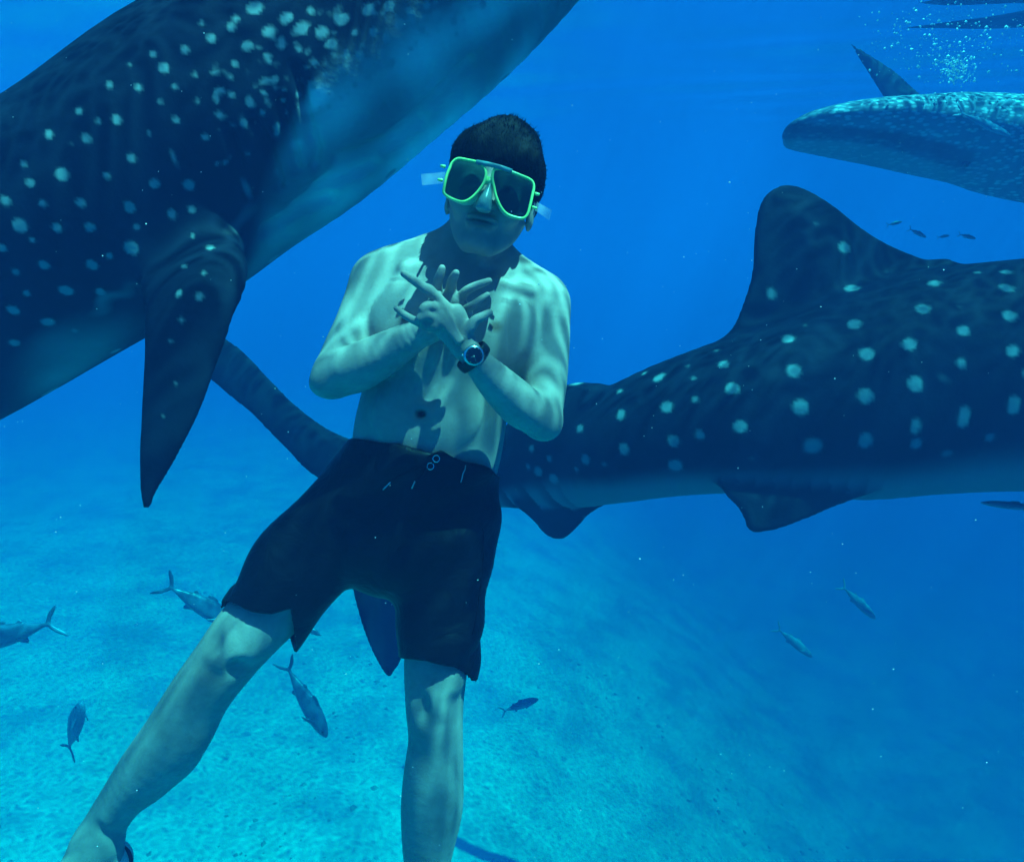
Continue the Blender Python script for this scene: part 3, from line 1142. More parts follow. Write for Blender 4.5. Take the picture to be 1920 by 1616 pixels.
S2 = [(1583, 465, 11), (1599, 541, 14), (1602, 608, 12), (1478, 635, 11), (1488, 695, 13), (1501, 764, 15), (1446, 551, 9, 1.6, 80, .6), (1356, 683, 9),
      (1373, 728, 12), (1388, 800, 12), (1312, 816, 9), (1625, 664, 13), (1623, 743, 14), (1705, 645, 12, 1.2, -30), (1730, 579, 12), (1717, 720, 13, 1.2, 80),
      (1752, 531, 10), (1806, 619, 11), (1887, 540, 12), (1893, 592, 12), (1899, 658, 12), (1887, 510, 8, 1.3), (1803, 682, 10, 1.4, 85, .6), (1901, 760, 11, 1.9, 88),
      (1807, 783, 10, 3.0, 90), (1717, 800, 9, 2.4, 90, .8), (1718, 832, 9, 2.0, 90, .7), (1623, 826, 12, 1.7, 88, .8), (1524, 836, 20, 1.1, 0, .5), (1856, 820, 11, 1, 0, .5),
      (1250, 763, 11), (1263, 827, 11), (1266, 873, 13, 1, 0, .9), (1236, 708, 8, 1.8, -60), (1164, 778, 8, 1.4, 80), (1170, 842, 9, 1.3, 80), (1098, 862, 9), (1087, 803, 7),
      (1162, 733, 6), (1009, 884, 9), (997, 841, 6), (1133, 870, 6, 1, 0, .6), (1303, 749, 7, 1.3, 0, .6), (1300, 710, 5, 1, 0, .7), (1344, 657, 6, 1, 0, .6),
      (1050, 765, 6), (1208, 700, 5), (1080, 880, 5), (1775, 850, 12, 1.4, 0, .35), (1833, 511, 7, 1, 0, .6), (1930, 700, 12), (1770, 710, 12, 2.0, 30, .25), (1290, 686, 5, 1, 0, .6),
      (1510, 610, 5, 1, 0, .6), (1408, 860, 7, 1, 0, .4), (1530, 420, 7, 1, 0, .4), (1660, 510, 7, 1, 0, .35), (1800, 575, 7, 1, 0, .4), (990, 875, 5), (1030, 860, 6)]
spt = paint_spots(V, Q, S2, 2, 330, (0.014, 0.024), ((PX > 1960) | (V[:, 1] > D2 + 0.06)) & (bel < 0.3) & (PX > 1000))
t_ = empty('whale_shark', PW(1500, 760, D2))
tag(t_, 'dark spotted whale shark crossing behind the man at right, tall dorsal fin raised', 'whale shark', 'whale sharks')
mesh_obj('body', to_world(V), Q, MAT['shark_mid'], t_, attrs={'spot': spt, 'belly': bel})
m = MB(); m.sphere(P(2900, 640, D2 - 0.3), (0.022, 0.015, 0.022)); m.build('eye', MAT['shark_eye'], t_)

# ---- distant feeding shark near the surface, upper right
D3 = 3.9
body3 = Loft([LR(1484, 233, 1487, 262, D3, 0.109), LR(1510, 220, 1512, 268, D3, 0.204), LR(1560, 209, 1562, 276, D3 + .03, 0.258), LR(1620, 202, 1624, 286, D3 + .07, 0.299),
              LR(1690, 197, 1692, 300, D3 + .12, 0.326), LR(1760, 191, 1758, 318, D3 + .18, 0.340), LR(1850, 192, 1840, 338, D3 + .25, 0.354),
              LR(1920, 200, 1915, 362, D3 + .32, 0.367), LR(2050, 215, 2045, 385, D3 + .42, 0.374), LR(2200, 235, 2200, 385, D3 + .6, 0.340),
              LR(2350, 262, 2350, 370, D3 + .8, 0.238), LR(2480, 290, 2480, 345, D3 + 1.0, 0.102)], 3)
h = 0.015
fld = Field(np.arange(P(1450, 0, D3)[0], P(2580, 0, D3 + 1)[0], h), np.arange(3.35, 5.4, h * 1.3), np.arange(P(0, 490, D3)[2], P(0, 150, 5)[2], h * 0.8))
fld.add(body3, 0.02)
# long mouth slit under a heavy upper lip
fld.sub(Loft([CR(1476, 257, D3 - 0.12, 3, 12), CR(1530, 252, D3 - 0.21, 3, 12), CR(1590, 255, D3 - 0.25, 2.8, 12), CR(1660, 270, D3 - 0.24, 2.8, 10), CR(1720, 288, D3 - 0.22, 2.5, 8), CR(1752, 300, D3 - 0.20, 2.2, 6)], 3), 0.02)
fld.add(PolyFin([(1990, 260), (2000, 200), (2010, 170), (2060, 195), (2140, 260)], D3 + 0.45, 0.05, 0.02), 0.04)
fld.add(Loft([CR(2500, 320, D3 + 1.0, 18, 0.4), CR(2520, 260, D3 + 1.0, 14, 0.4), CR(2530, 220, D3 + 1.0, 7, 0.5)], 2), 0.04)
fld.add(Loft([LR(1970, 340, 2080, 350, D3 + 0.2, 0.04), LR(1985, 420, 2060, 430, D3 + 0.1, 0.025), LR(2000, 470, 2020, 475, D3, 0.015)], 3), 0.05)
V, Q = fld.mesh(2)
PX = V[:, 0] / V[:, 1] * FPX + 960
PY = 808 - V[:, 2] / V[:, 1] * FPX
sp, uu, vv = body3.coords(V)
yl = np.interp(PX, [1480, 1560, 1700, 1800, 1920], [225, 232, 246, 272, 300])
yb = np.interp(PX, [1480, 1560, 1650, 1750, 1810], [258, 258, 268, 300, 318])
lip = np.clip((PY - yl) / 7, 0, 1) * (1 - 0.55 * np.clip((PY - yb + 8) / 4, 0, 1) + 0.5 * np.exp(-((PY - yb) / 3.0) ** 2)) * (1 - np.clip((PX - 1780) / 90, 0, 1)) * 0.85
V3, Q3 = V, Q
t_ = empty('whale_shark', PW(1750, 260, D3))
tag(t_, 'distant pale speckled whale shark head feeding just under the surface, top right', 'whale shark', 'whale sharks')
# attribute 'belly' here pales the jaw so it blends into the hazy water
t = NT('far_shark_skin_lips')
MAT['shark_far'].node_tree
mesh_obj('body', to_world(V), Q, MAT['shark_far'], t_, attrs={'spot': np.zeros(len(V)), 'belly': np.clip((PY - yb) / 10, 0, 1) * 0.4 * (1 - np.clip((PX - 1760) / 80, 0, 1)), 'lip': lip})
m = MB(); m.sphere(onto(1811, 306, 0.0, BVHTree.FromPolygons([tuple(v) for v in V], [tuple(int(i) for i in q) for q in Q])), (0.026, 0.02, 0.026)); m.build('eye', MAT['shark_eye'], t_)
tt = MAT['shark_far'].node_tree
pb = tt.nodes['Principled BSDF']
lnk = pb.inputs['Base Color'].links[0]
src = lnk.from_socket
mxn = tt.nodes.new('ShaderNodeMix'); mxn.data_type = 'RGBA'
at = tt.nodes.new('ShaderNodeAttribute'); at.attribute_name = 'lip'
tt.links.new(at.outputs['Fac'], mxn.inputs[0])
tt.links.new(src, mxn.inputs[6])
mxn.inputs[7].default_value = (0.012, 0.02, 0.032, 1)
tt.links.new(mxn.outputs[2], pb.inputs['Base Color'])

# ---- fourth shark: only its fin shows above the feeding one
D4 = 4.9
fld = Field(np.arange(P(1540, 0, D4)[0], P(2080, 0, D4 + 1)[0], 0.022), np.arange(D4 - 0.5, D4 + 1.0, 0.026), np.arange(P(0, 330, D4)[2], P(0, 60, D4)[2], 0.020))
fld.add(Loft([LR(1640, 215, 1640, 262, D4, 0.08), LR(1720, 200, 1720, 275, D4, 0.18), LR(1800, 205, 1800, 285, D4 + .1, 0.22), LR(1900, 215, 1900, 285, D4 + .2, 0.22), LR(1990, 235, 1990, 270, D4 + .3, 0.10)], 3), 0.02)
fld.add(PolyFin([(1690, 240), (1667, 197), (1650, 172), (1634, 146), (1616, 118), (1602, 96), (1594, 84), (1604, 88), (1632, 106), (1677, 135), (1710, 165), (1740, 190), (1800, 240)], D4, 0.06, 0.022), 0.04)
V, Q = fld.mesh(2)
t_ = empty('whale_shark', PW(1700, 240, D4))
tag(t_, 'farthest whale shark, only its pointed dark fin showing above the feeding shark', 'whale shark', 'whale sharks')
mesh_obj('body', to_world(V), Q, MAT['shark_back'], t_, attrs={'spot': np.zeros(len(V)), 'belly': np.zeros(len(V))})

# ------------------------------------------------------------------ the man
man = empty('person', PW(770, 960, 1.31))
tag(man, 'shirtless young man in black swim shorts and diving mask, hands crossed at his chest', 'person')
HX = (P(735, 0, 1.1)[0], P(930, 0, 1.1)[0])
HZ = (P(0, 690, 1.1)[2], P(0, 490, 1.1)[2])
FX = (P(815, 0, 1.15)[0], P(1015, 0, 1.15)[0])
FZ = (P(0, 490, 1.15)[2], P(0, 260, 1.15)[2])
xs = axis_grid(P(20, 0, 1.42)[0], P(1085, 0, 1.25)[0] + 0.01, 0.0052, ((HX[0], FX[1], 0.0021),))
ys = axis_grid(0.97, 1.50, 0.0052, ((1.02, 1.17, 0.0022),))
zs = axis_grid(P(0, 1860, 1.4)[2], P(0, 205, 1.2)[2], 0.0052, ((HZ[0], HZ[1], 0.0021), (HZ[1], FZ[1], 0.0028)))
fb = Field(xs, ys, zs)
# torso
fb.add(Loft([LR(668, 1010, 905, 1020, 1.32, 0.095), LR(662, 940, 915, 950, 1.32, 0.105), LR(664, 880, 922, 905, 1.31, 0.105), LR(662, 830, 936, 870, 1.30, 0.10),
             LR(668, 785, 945, 825, 1.295, 0.098), LR(684, 725, 954, 765, 1.29, 0.10), LR(700, 670, 970, 705, 1.285, 0.105), LR(708, 615, 985, 645, 1.285, 0.11),
             LR(712, 565, 992, 595, 1.285, 0.105), LR(728, 520, 985, 555, 1.285, 0.085), LR(790, 492, 955, 518, 1.285, 0.062)], 5), 0.01)
# shoulders and trapezius
fb.add(Loft([CR(712, 530, 1.285, 50, .95), CR(770, 520, 1.285, 44, 1.0), CR(840, 510, 1.285, 40, 1.1)], 3), 0.05)
fb.add(Loft([CR(1012, 572, 1.285, 52, .95), CR(975, 550, 1.285, 44, 1.0), CR(920, 522, 1.285, 38, 1.1)], 3), 0.05)
fb.add(Loft([CR(868, 520, 1.275, 62, .9), CR(880, 480, 1.265, 55, .95), CR(892, 440, 1.25, 54, 1.0)], 3), 0.035)
fb.add(Loft([CR(860, 470, 1.29, 26, 1), CR(800, 506, 1.29, 26, 1), CR(735, 505, 1.285, 26, 1)], 3), 0.05)
fb.add(Loft([CR(928, 478, 1.28, 24, 1), CR(965, 512, 1.285, 26, 1), CR(1005, 540, 1.285, 26, 1)], 3), 0.045)
# pectorals, ribs, belly, collar bones, throat
fb.add(Ellip(P(785, 605, 1.215), (0.075, 0.020, 0.048)), 0.07)
fb.add(Ellip(P(925, 622, 1.213), (0.075, 0.020, 0.048)), 0.07)
fb.add(Loft([CR(870, 522, 1.205, 7), CR(820, 510, 1.20, 7), CR(760, 502, 1.215, 7)], 3), 0.02)
fb.add(Loft([CR(900, 528, 1.205, 7), CR(945, 532, 1.20, 7), CR(995, 545, 1.22, 7)], 3), 0.02)
fb.add(Loft([CR(905, 470, 1.20, 8), CR(892, 500, 1.205, 7), CR(884, 525, 1.21, 6)], 2), 0.025)
fb.add(Ellip(P(798, 780, 1.215), (0.085, 0.018, 0.042)), 0.05)
fb.sub(Loft([CR(845, 640, 1.166, 5), CR(830, 700, 1.180, 5), CR(800, 750, 1.186, 4)], 3), 0.03)
fb.sub(Ellip(P(790, 776, 1.196), (0.008, 0.014, 0.006)), 0.014)
fb.add(Ellip(P(793, 764, 1.199), (0.011, 0.006, 0.004)), 0.01)
for c in ((929, 613, 1.186), (762, 598, 1.190)):
    fb.add(Ellip(P(*c), (0.004, 0.006, 0.004)), 0.006)
# his right arm (left in view)
rA = Loft([CR(706, 533, 1.285, 47), CR(688, 570, 1.27, 44), CR(672, 610, 1.255, 43), CR(655, 650, 1.235, 44), CR(640, 685, 1.215, 44), CR(628, 706, 1.20, 37)], 4)
fb.add(rA, 0.022)
fb.add(Ellip(P(612, 722, 1.20), (0.026, 0.028, 0.018)), 0.03)
fb.add(Loft([CR(626, 700, 1.20, 37), CR(660, 694, 1.185, 45), CR(705, 672, 1.165, 42), CR(755, 643, 1.145, 33), CR(795, 622, 1.13, 25, .85), CR(812, 612, 1.125, 24, .7)], 4), 0.012)
# his left arm
fb.add(Loft([CR(1014, 575, 1.285, 53), CR(1022, 622, 1.27, 47), CR(1022, 680, 1.245, 44), CR(1020, 735, 1.22, 41), CR(1016, 782, 1.19, 36)], 4), 0.022)
fb.add(Ellip(P(1022, 800, 1.195), (0.024, 0.024, 0.022)), 0.028)
fb.add(Loft([CR(1014, 785, 1.19, 34), CR(978, 762, 1.165, 41), CR(938, 725, 1.13, 37), CR(905, 690, 1.10, 29), CR(880, 662, 1.08, 23, .75), CR(868, 648, 1.075, 22, .65)], 4), 0.012)
# hands ------------------------------------------------------------
def fing(pts, r0, r1, k=0.006):
    n_ = len(pts)
    st = []
    for i, p in enumerate(pts):
        st.append(CR(p[0], p[1], p[2], (r0 + (r1 - r0) * i / (n_ - 1)) * (1.10 if 0 < i < n_ - 1 else 0.98), 1.0, (1, 0.1, 0.3)))
    mids = [(np.array(P(*pts[j])) + np.array(P(*pts[j + 1]))) / 2 for j in range(1, n_ - 1)]
    fb.add(Loft(st, 3), k)
# left hand: back of hand towards the camera, index and little finger stretched out, middle two curled
fb.add(Loft([CR(872, 652, 1.075, 23, .65), CR(858, 628, 1.068, 30, .5, (1, 0, .6)), CR(843, 603, 1.062, 36, .42, (1, 0, .6)), CR(836, 590, 1.06, 35, .4, (1, 0, .6))], 3), 0.012)
for p in ((832, 574), (826, 588), (822, 600), (816, 612)):
    fb.add(Ellip(P(*p, 1.05), (0.0085, 0.008, 0.0085)), 0.008)
for a, b in (((866, 636), (836, 578)), ((862, 640), (830, 590)), ((858, 643), (826, 602))):
    fb.add(Loft([CR(*a, 1.05, 3.2), CR((a[0] + b[0]) / 2, (a[1] + b[1]) / 2, 1.046, 3.2), CR(*b, 1.046, 3.5)], 2), 0.007)
fing([(838, 580, 1.056), (818, 556, 1.048), (796, 540, 1.046), (776, 526, 1.048), (757, 513, 1.052)], 10, 7)
fb.add(Ellip(P(804, 545, 1.045), (0.0088, 0.008, 0.0088)), 0.006)
fing([(820, 616, 1.06), (795, 608, 1.05), (775, 600, 1.047), (758, 590, 1.05), (743, 578, 1.054)], 8.5, 5.8)
fing([(830, 584, 1.056), (806, 574, 1.04), (794, 580, 1.035), (800, 592, 1.045), (812, 596, 1.055)], 9, 8)
fing([(824, 600, 1.056), (800, 592, 1.04), (788, 598, 1.037), (794, 608, 1.047), (806, 612, 1.056)], 8.6, 7.5)
fing([(866, 640, 1.07), (880, 618, 1.06), (890, 602, 1.056), (904, 594, 1.056), (918, 586, 1.06)], 11, 7)
# right hand behind it: fingers fan upwards and to the right
fb.add(Loft([CR(800, 620, 1.128, 24, .8), CR(826, 600, 1.12, 32, .5), CR(850, 580, 1.112, 36, .42), CR(860, 570, 1.108, 34, .4)], 3), 0.014)
fing([(832, 572, 1.11), (822, 550, 1.10), (820, 532, 1.085), (825, 516, 1.075), (829, 503, 1.07)], 10, 7)
fing([(848, 564, 1.11), (846, 545, 1.10), (847, 530, 1.085), (851, 520, 1.076), (855, 512, 1.07)], 10, 7)
fing([(864, 570, 1.108), (866, 555, 1.10), (878, 543, 1.092), (898, 534, 1.088), (917, 527, 1.088)], 9, 6.5)
fing([(870, 586, 1.108), (878, 578, 1.095), (888, 572, 1.088), (901, 562, 1.085), (914, 553, 1.085)], 8.5, 5.8)
fing([(812, 604, 1.118), (806, 586, 1.10), (808, 572, 1.085), (814, 562, 1.075), (822, 553, 1.07)], 10, 8)
# legs ------------------------------------------------------------
fb.add(Loft([LR(655, 880, 770, 960, 1.32, 0.08), LR(590, 930, 705, 1025, 1.31, 0.078), LR(520, 1020, 630, 1110, 1.30, 0.07), LR(418, 1142, 520, 1218, 1.29, 0.062), LR(372, 1208, 468, 1274, 1.29, 0.06),
             LR(322, 1280, 424, 1330, 1.30, 0.056), LR(272, 1362, 388, 1398, 1.32, 0.06), LR(222, 1435, 328, 1460, 1.34, 0.05), LR(190, 1487, 270, 1506, 1.36, 0.04),
             LR(160, 1538, 236, 1550, 1.375, 0.037), LR(140, 1568, 222, 1590, 1.38, 0.038)], 4), 0.03)
fb.add(Ellip(P(425, 1222, 1.236), (0.026, 0.014, 0.030)), 0.022)
fb.add(Ellip(P(470, 1195, 1.25), (0.03, 0.02, 0.05), np.stack([nz((.76, 0, -.65)), np.array((0, 1., 0)), nz((.65, 0, .76))], 1)), 0.03)
fb.add(Loft([CR(385, 1270, 1.25, 10), CR(335, 1350, 1.268, 7), CR(275, 1430, 1.295, 6), CR(210, 1530, 1.335, 6)], 3), 0.03)
fb.sub(Ellip(P(395, 1205, 1.225), (0.018, 0.012, 0.02)), 0.02)
fb.sub(Ellip(P(445, 1258, 1.228), (0.016, 0.012, 0.018)), 0.02)
fb.add(Ellip(P(180, 1585, 1.345), (0.022, 0.02, 0.026)), 0.03)
fb.add(Ellip(P(345, 1375, 1.37), (0.04, 0.04, 0.07)), 0.04)
fb.add(Loft([CR(185, 1585, 1.375, 36, 1), CR(140, 1635, 1.34, 34, .9), CR(95, 1690, 1.30, 32, .7), CR(62, 1735, 1.27, 26, .5)], 4), 0.03)
fb.add(Ellip(P(205, 1615, 1.39), (0.03, 0.032, 0.03)), 0.02)
for i, q in enumerate(((40, 1752, 9), (52, 1765, 8), (64, 1772, 7.5), (76, 1776, 7), (88, 1776, 6.5))):
    fing([(62 + 8 * i, 1735, 1.27), (q[0] + 6, q[1] - 10, 1.262), (q[0], q[1], 1.262)], q[2], q[2] * 0.85)
fb.add(Loft([LR(765, 900, 915, 900, 1.32, 0.08), LR(752, 980, 908, 980, 1.32, 0.082), LR(755, 1080, 898, 1080, 1.31, 0.076), LR(760, 1170, 885, 1170, 1.30, 0.066), LR(758, 1245, 877, 1250, 1.295, 0.06), LR(761, 1320, 869, 1322, 1.29, 0.058),
             LR(766, 1385, 868, 1385, 1.30, 0.053), LR(757, 1450, 869, 1452, 1.31, 0.056), LR(752, 1520, 867, 1520, 1.33, 0.055), LR(757, 1610, 846, 1612, 1.35, 0.043), LR(774, 1700, 834, 1700, 1.37, 0.033), LR(776, 1750, 834, 1750, 1.38, 0.035)], 4), 0.03)
fb.add(Ellip(P(822, 1315, 1.238), (0.027, 0.014, 0.030)), 0.022)
fb.add(Loft([CR(818, 1365, 1.25, 10), CR(822, 1440, 1.262, 7), CR(818, 1530, 1.29, 6), CR(806, 1640, 1.33, 6)], 3), 0.03)
fb.sub(Ellip(P(788, 1325, 1.228), (0.014, 0.012, 0.022)), 0.02)
fb.sub(Ellip(P(853, 1325, 1.228), (0.012, 0.012, 0.022)), 0.02)
fb.add(Ellip(P(848, 1262, 1.25), (0.022, 0.018, 0.03)), 0.03)
fb.add(Loft([CR(805, 1765, 1.38, 34, 1), CR(800, 1790, 1.33, 32, .9), CR(795, 1808, 1.27, 34, .7), CR(792, 1815, 1.21, 32, .45)], 3), 0.03)
for i in range(5):
    x = 772 + 11 * i
    fing([(x, 1815, 1.22), (x, 1820, 1.195), (x, 1828, 1.178)], 8 - i * .3, 6)

# head ------------------------------------------------------------
ROLL, YAW, TIP = math.radians(12), math.radians(0.6), math.radians(-1)
hr = np.array([math.cos(ROLL), 0, -math.sin(ROLL)])
hu = np.array([math.sin(ROLL), 0, math.cos(ROLL)])
hf = np.array([0, -1.0, 0])
hf = nz(hf - hr * math.tan(YAW) * 1.0)
hr = nz(np.cross(hf, hu)) * 1.0
if hr[0] < 0:
    hr = -hr
hf = nz(hf + hu * math.tan(TIP))
hu = nz(np.cross(hr, hf))
if hu[2] < 0:
    hu = -hu
HR = np.stack([hr, hf, hu], 1)      # columns: right, front, up
HC = P(921, 374, 1.195)


def H(r, f, u):
    return HC + HR @ np.array([r, f, u])


def HE(r, f, u, a, b, c, k=0.01, sub=False):
    (fb.sub if sub else fb.add)(Ellip(H(r, f, u), (a, b, c), HR), k)


def HL(pts, k=0.01, sub=False):
    st = [[*H(*p[:3]), p[3], p[3] * (p[4] if len(p) > 4 else 1), *hr] for p in pts]
    (fb.sub if sub else fb.add)(Loft(st, 3), k)


HE(0, -0.015, 0.045, 0.075, 0.092, 0.076, 0.01)
HE(0, 0.02, -0.028, 0.061, 0.062, 0.066, 0.02)
HE(0, 0.050, -0.085, 0.027, 0.024, 0.024, 0.03)
for s_ in (-1, 1):
    HL([(s_ * 0.056, 0.0, -0.035, 0.011), (s_ * 0.042, 0.02, -0.074, 0.010), (s_ * 0.020, 0.058, -0.102, 0.011)], 0.02)
    HE(s_ * 0.040, 0.058, -0.030, 0.024, 0.016, 0.020, 0.02)
    HE(s_ * 0.030, 0.084, 0.004, 0.017, 0.012, 0.011, 0.012, True)
    HE(s_ * 0.012, 0.086, -0.036, 0.008, 0.008, 0.007, 0.006)
    HE(s_ * 0.075, -0.012, -0.008, 0.008, 0.019, 0.032, 0.006)
    HE(s_ * 0.083, -0.008, -0.004, 0.005, 0.011, 0.019, 0.004, True)
    HE(s_ * 0.0075, 0.097, -0.043, 0.0035, 0.006, 0.0035, 0.003, True)
HL([(-0.045, 0.068, 0.022, 0.008), (0, 0.080, 0.024, 0.009), (0.045, 0.068, 0.022, 0.008)], 0.015)
HL([(0, 0.080, 0.012, 0.008), (0, 0.090, -0.012, 0.009), (0, 0.103, -0.033, 0.011)], 0.012)
HE(0, 0.080, -0.064, 0.027, 0.012, 0.014, 0.014)
HE(-0.009, 0.0895, -0.0605, 0.015, 0.006, 0.0045, 0.006)
HE(0.009, 0.0895, -0.0605, 0.015, 0.006, 0.0045, 0.006)
HE(0, 0.0885, -0.0735, 0.019, 0.006, 0.0055, 0.006)
HL([(-0.026, 0.082, -0.0640, 0.0024), (-0.01, 0.0945, -0.0672, 0.0030), (0.01, 0.0945, -0.0672, 0.0030), (0.026, 0.082, -0.0640, 0.0024)], 0.003, True)
HE(0, 0.094, -0.082, 0.012, 0.006, 0.0045, 0.008, True)
HE(0, 0.078, -0.098, 0.017, 0.011, 0.012, 0.025)
Vb, Qb = fb.mesh(2)
Vb = Vb + 0.0
tone = np.zeros(len(Vb))


def mark(c, r, s_=1.0, soft=0.5):
    e = np.linalg.norm((Vb - np.asarray(c)) / np.asarray(r), axis=1)
    global tone
    tone = np.maximum(tone, s_ * np.clip((1 + soft - e) / (2 * soft), 0, 1))


mark(P(929, 613, 1.18), (0.0105, 0.03, 0.0095), 0.85)
mark(P(762, 598, 1.182), (0.012, 0.03, 0.011), 0.75)
mark(P(790, 776, 1.196), (0.009, 0.016, 0.008), 0.5)
for q, rr, ss in (((0, 0.094, -0.060), (0.022, 0.014, 0.0055), 0.6), ((0, 0.092, -0.074), (0.019, 0.014, 0.006), 0.55), ((0, 0.094, -0.067), (0.025, 0.014, 0.0026), 1.0)):
    e = np.linalg.norm(((Vb - H(*q)) @ HR) / np.array(rr), axis=1)
    tone = np.maximum(tone, ss * np.clip(1.5 - e, 0, 1))
mesh_obj('skin', to_world(Vb), Qb, MAT['skin'], man, attrs={'tone': tone})
for s_ in (-1, 1):
    m = MB(); m.sphere(H(s_ * 0.031, 0.064, 0.003), 0.0118, 16, 10); ey = m.build('eyeball', MAT['eye'], man)
    m = MB(); m.sphere(H(s_ * 0.031, 0.0715, -0.0012), (0.0058, 0.0055, 0.0058), 12, 8); m.build('iris', MAT['iris'], ey)
    m = MB(); m.tube([H(s_ * 0.014, 0.086, 0.022), H(s_ * 0.028, 0.087, 0.027), H(s_ * 0.044, 0.078, 0.022)], [0.003, 0.0035, 0.0018], 6); m.build('eyebrow', MAT['hair'], man)

# hair ------------------------------------------------------------
g = 0.003
fh = Field(np.arange(HC[0] - 0.12, HC[0] + 0.13, g), np.arange(1.05, 1.34, g * 1.2), np.arange(HC[2] - 0.07, HC[2] + 0.15, g))
fh.add(Ellip(H(0.0, -0.018, 0.050), (0.0875, 0.106, 0.084), HR), 0.005)
fh.add(Ellip(H(0.014, 0.00, 0.112), (0.045, 0.05, 0.024), HR), 0.03)
fh.add(Ellip(H(0, 0.052, 0.058), (0.070, 0.038, 0.036), HR), 0.03)
# cut away the face and neck side
fh.sub(Box(H(0, 0.10, -0.062), (0.10, 0.082, 0.094), HR, 0.01), 0.008)
fh.sub(Box(H(0, -0.03, -0.125), (0.16, 0.15, 0.085), HR, 0.01), 0.012)
Vh, Qh = fh.mesh(1)
q = (Vh - HC) @ HR
ang = np.arctan2(q[:, 0], q[:, 1])
tuft = 0.5 + 0.5 * np.sin(ang * 23 + 3 * np.sin(q[:, 2] * 40))
dirn = (Vh - H(0, -0.02, 0.03))
dirn /= np.linalg.norm(dirn, axis=1)[:, None]
Vh = Vh + dirn * (0.002 * tuft + 0.002 * snoise(Vh, 90, 41))[:, None]
hair = mesh_obj('hair', to_world(Vh), Qh, MAT['hair'], man)
# loose strands and tufts standing off the crown and fringe
m = MB()
r_ = np.random.default_rng(3)
cen = H(0, -0.02, 0.03)
ids = r_.integers(0, len(Vh), 2600)
for i in ids:
    p = Vh[i]
    d = nz(p - cen)
    up = d * 0.18 + hu * 0.25 * r_.normal() + hr * 0.25 * r_.normal() + hf * 0.5
    loc = (p - HC) @ HR
    if loc[2] < 0.0:
        up = d * 0.35 - hu * 0.7
    if loc[1] > 0.06 and loc[2] < 0.075:
        up = d * 0.3 - hu * 0.8 + hr * 0.3 * r_.normal()
    up = nz(up)
    L = r_.uniform(0.003, 0.006) * (1.6 if loc[2] > 0.10 and loc[0] > 0.0 else 1.0)
    a = nz(np.cross(up, r_.normal(size=3)))
    w_ = r_.uniform(0.0004, 0.0009)
    b0, mid, tip = p - d * 0.003, p + up * L * 0.5, p + up * L + d * L * 0.1 + r_.normal(size=3) * L * 0.15
    b_ = np.cross(a, up)
    m.raw([b0 + a * w_, b0 - a * w_ * .5 + b_ * w_, b0 - a * w_ * .5 - b_ * w_, mid + a * w_ * .7, mid - a * w_ * .4 + b_ * w_ * .6, mid - a * w_ * .4 - b_ * w_ * .6, tip],
          [(0, 1, 4, 3), (1, 2, 5, 4), (2, 0, 3, 5), (3, 4, 6), (4, 5, 6), (5, 3, 6)])
st_ = m.build('loose_strands', MAT['hair'], hair, smooth=False)
st_['kind'] = 'stuff'

# swim shorts ------------------------------------------------------
g = 0.0031
fs = Field(np.arange(P(400, 0, 1.3)[0], P(950, 0, 1.3)[0], g), np.arange(1.155, 1.47, g * 1.2), np.arange(P(0, 1300, 1.3)[2], P(0, 800, 1.3)[2], g))
hips = Loft([LR(662, 800, 946, 868, 1.300, 0.116), LR(655, 838, 936, 900, 1.305, 0.122), LR(622, 895, 926, 945, 1.315, 0.122), LR(600, 950, 930, 985, 1.32, 0.125), LR(610, 1010, 915, 1020, 1.32, 0.118)], 4)
legR = Loft([LR(625, 868, 770, 990, 1.32, 0.10), LR(548, 945, 690, 1065, 1.31, 0.10), LR(488, 1025, 640, 1112, 1.30, 0.095), LR(448, 1080, 595, 1168, 1.30, 0.088), LR(412, 1132, 556, 1222, 1.29, 0.084)], 4)
legL = Loft([LR(735, 930, 932, 930, 1.32, 0.10), LR(728, 1010, 928, 1000, 1.32, 0.105), LR(734, 1085, 916, 1080, 1.31, 0.10), LR(744, 1160, 908, 1160, 1.30, 0.092), LR(750, 1226, 896, 1262, 1.295, 0.085)], 4)
fs.add(hips, 0.01)
fs.add(legR, 0.02)
fs.add(legL, 0.02)
# hollow hems and waist
def shrink(lf, m_, i0=0, i1=None):
    q = Loft.__new__(Loft)
    q.C, q.A, q.B, q.S = lf.C[i0:i1].copy(), lf.A[i0:i1] - m_, lf.B[i0:i1] - m_, lf.S[i0:i1]
    q.cap = None
    mm = np.maximum(q.A, q.B)[:, None]
    q.lo, q.hi = (q.C - mm).min(0), (q.C + mm).max(0)
    return q
for lf in (legR, legL):
    q = shrink(lf, 0.0075, -3)
    q.C = q.C.copy()
    w_ = nz(q.C[-1] - q.C[-2])
    q.C[-1] = q.C[-1] + w_ * 0.05
    q.lo -= 0.06
    q.hi += 0.06
    fs.sub(q, 0.003)
# trim: waist line dips at the front, hem corner notch on the inner right thigh
def cutplane(p, n_, k=0.004):
    """remove everything on the side n_ points to"""
    n_ = nz(n_)
    a = nz(np.cross(n_, (0, 1, 0.1)))
    fs.sub(Box(np.asarray(p) + n_ * 0.2, (0.6, 0.2, 0.6), np.stack([a, n_, np.cross(a, n_)], 1)), k)
X, Y, Z = fs.grids((slice(None),) * 3)
pxx = X / Y * FPX + 960
pyy = 808 - Z / Y * FPX
xs_ = [600, 665, 740, 770, 800, 812, 828, 870, 920, 940, 960]
ys_ = [830, 822, 829, 848, 852, 852, 845, 862, 882, 897, 905]
wl = np.interp(pxx, xs_, ys_) - 3.0 * np.clip((Y - 1.29) / 0.1, 0, 1)
dcut = ((wl - pyy) / FPX * 1.28).astype(np.float32)
fs.F = np.maximum(fs.F, dcut)
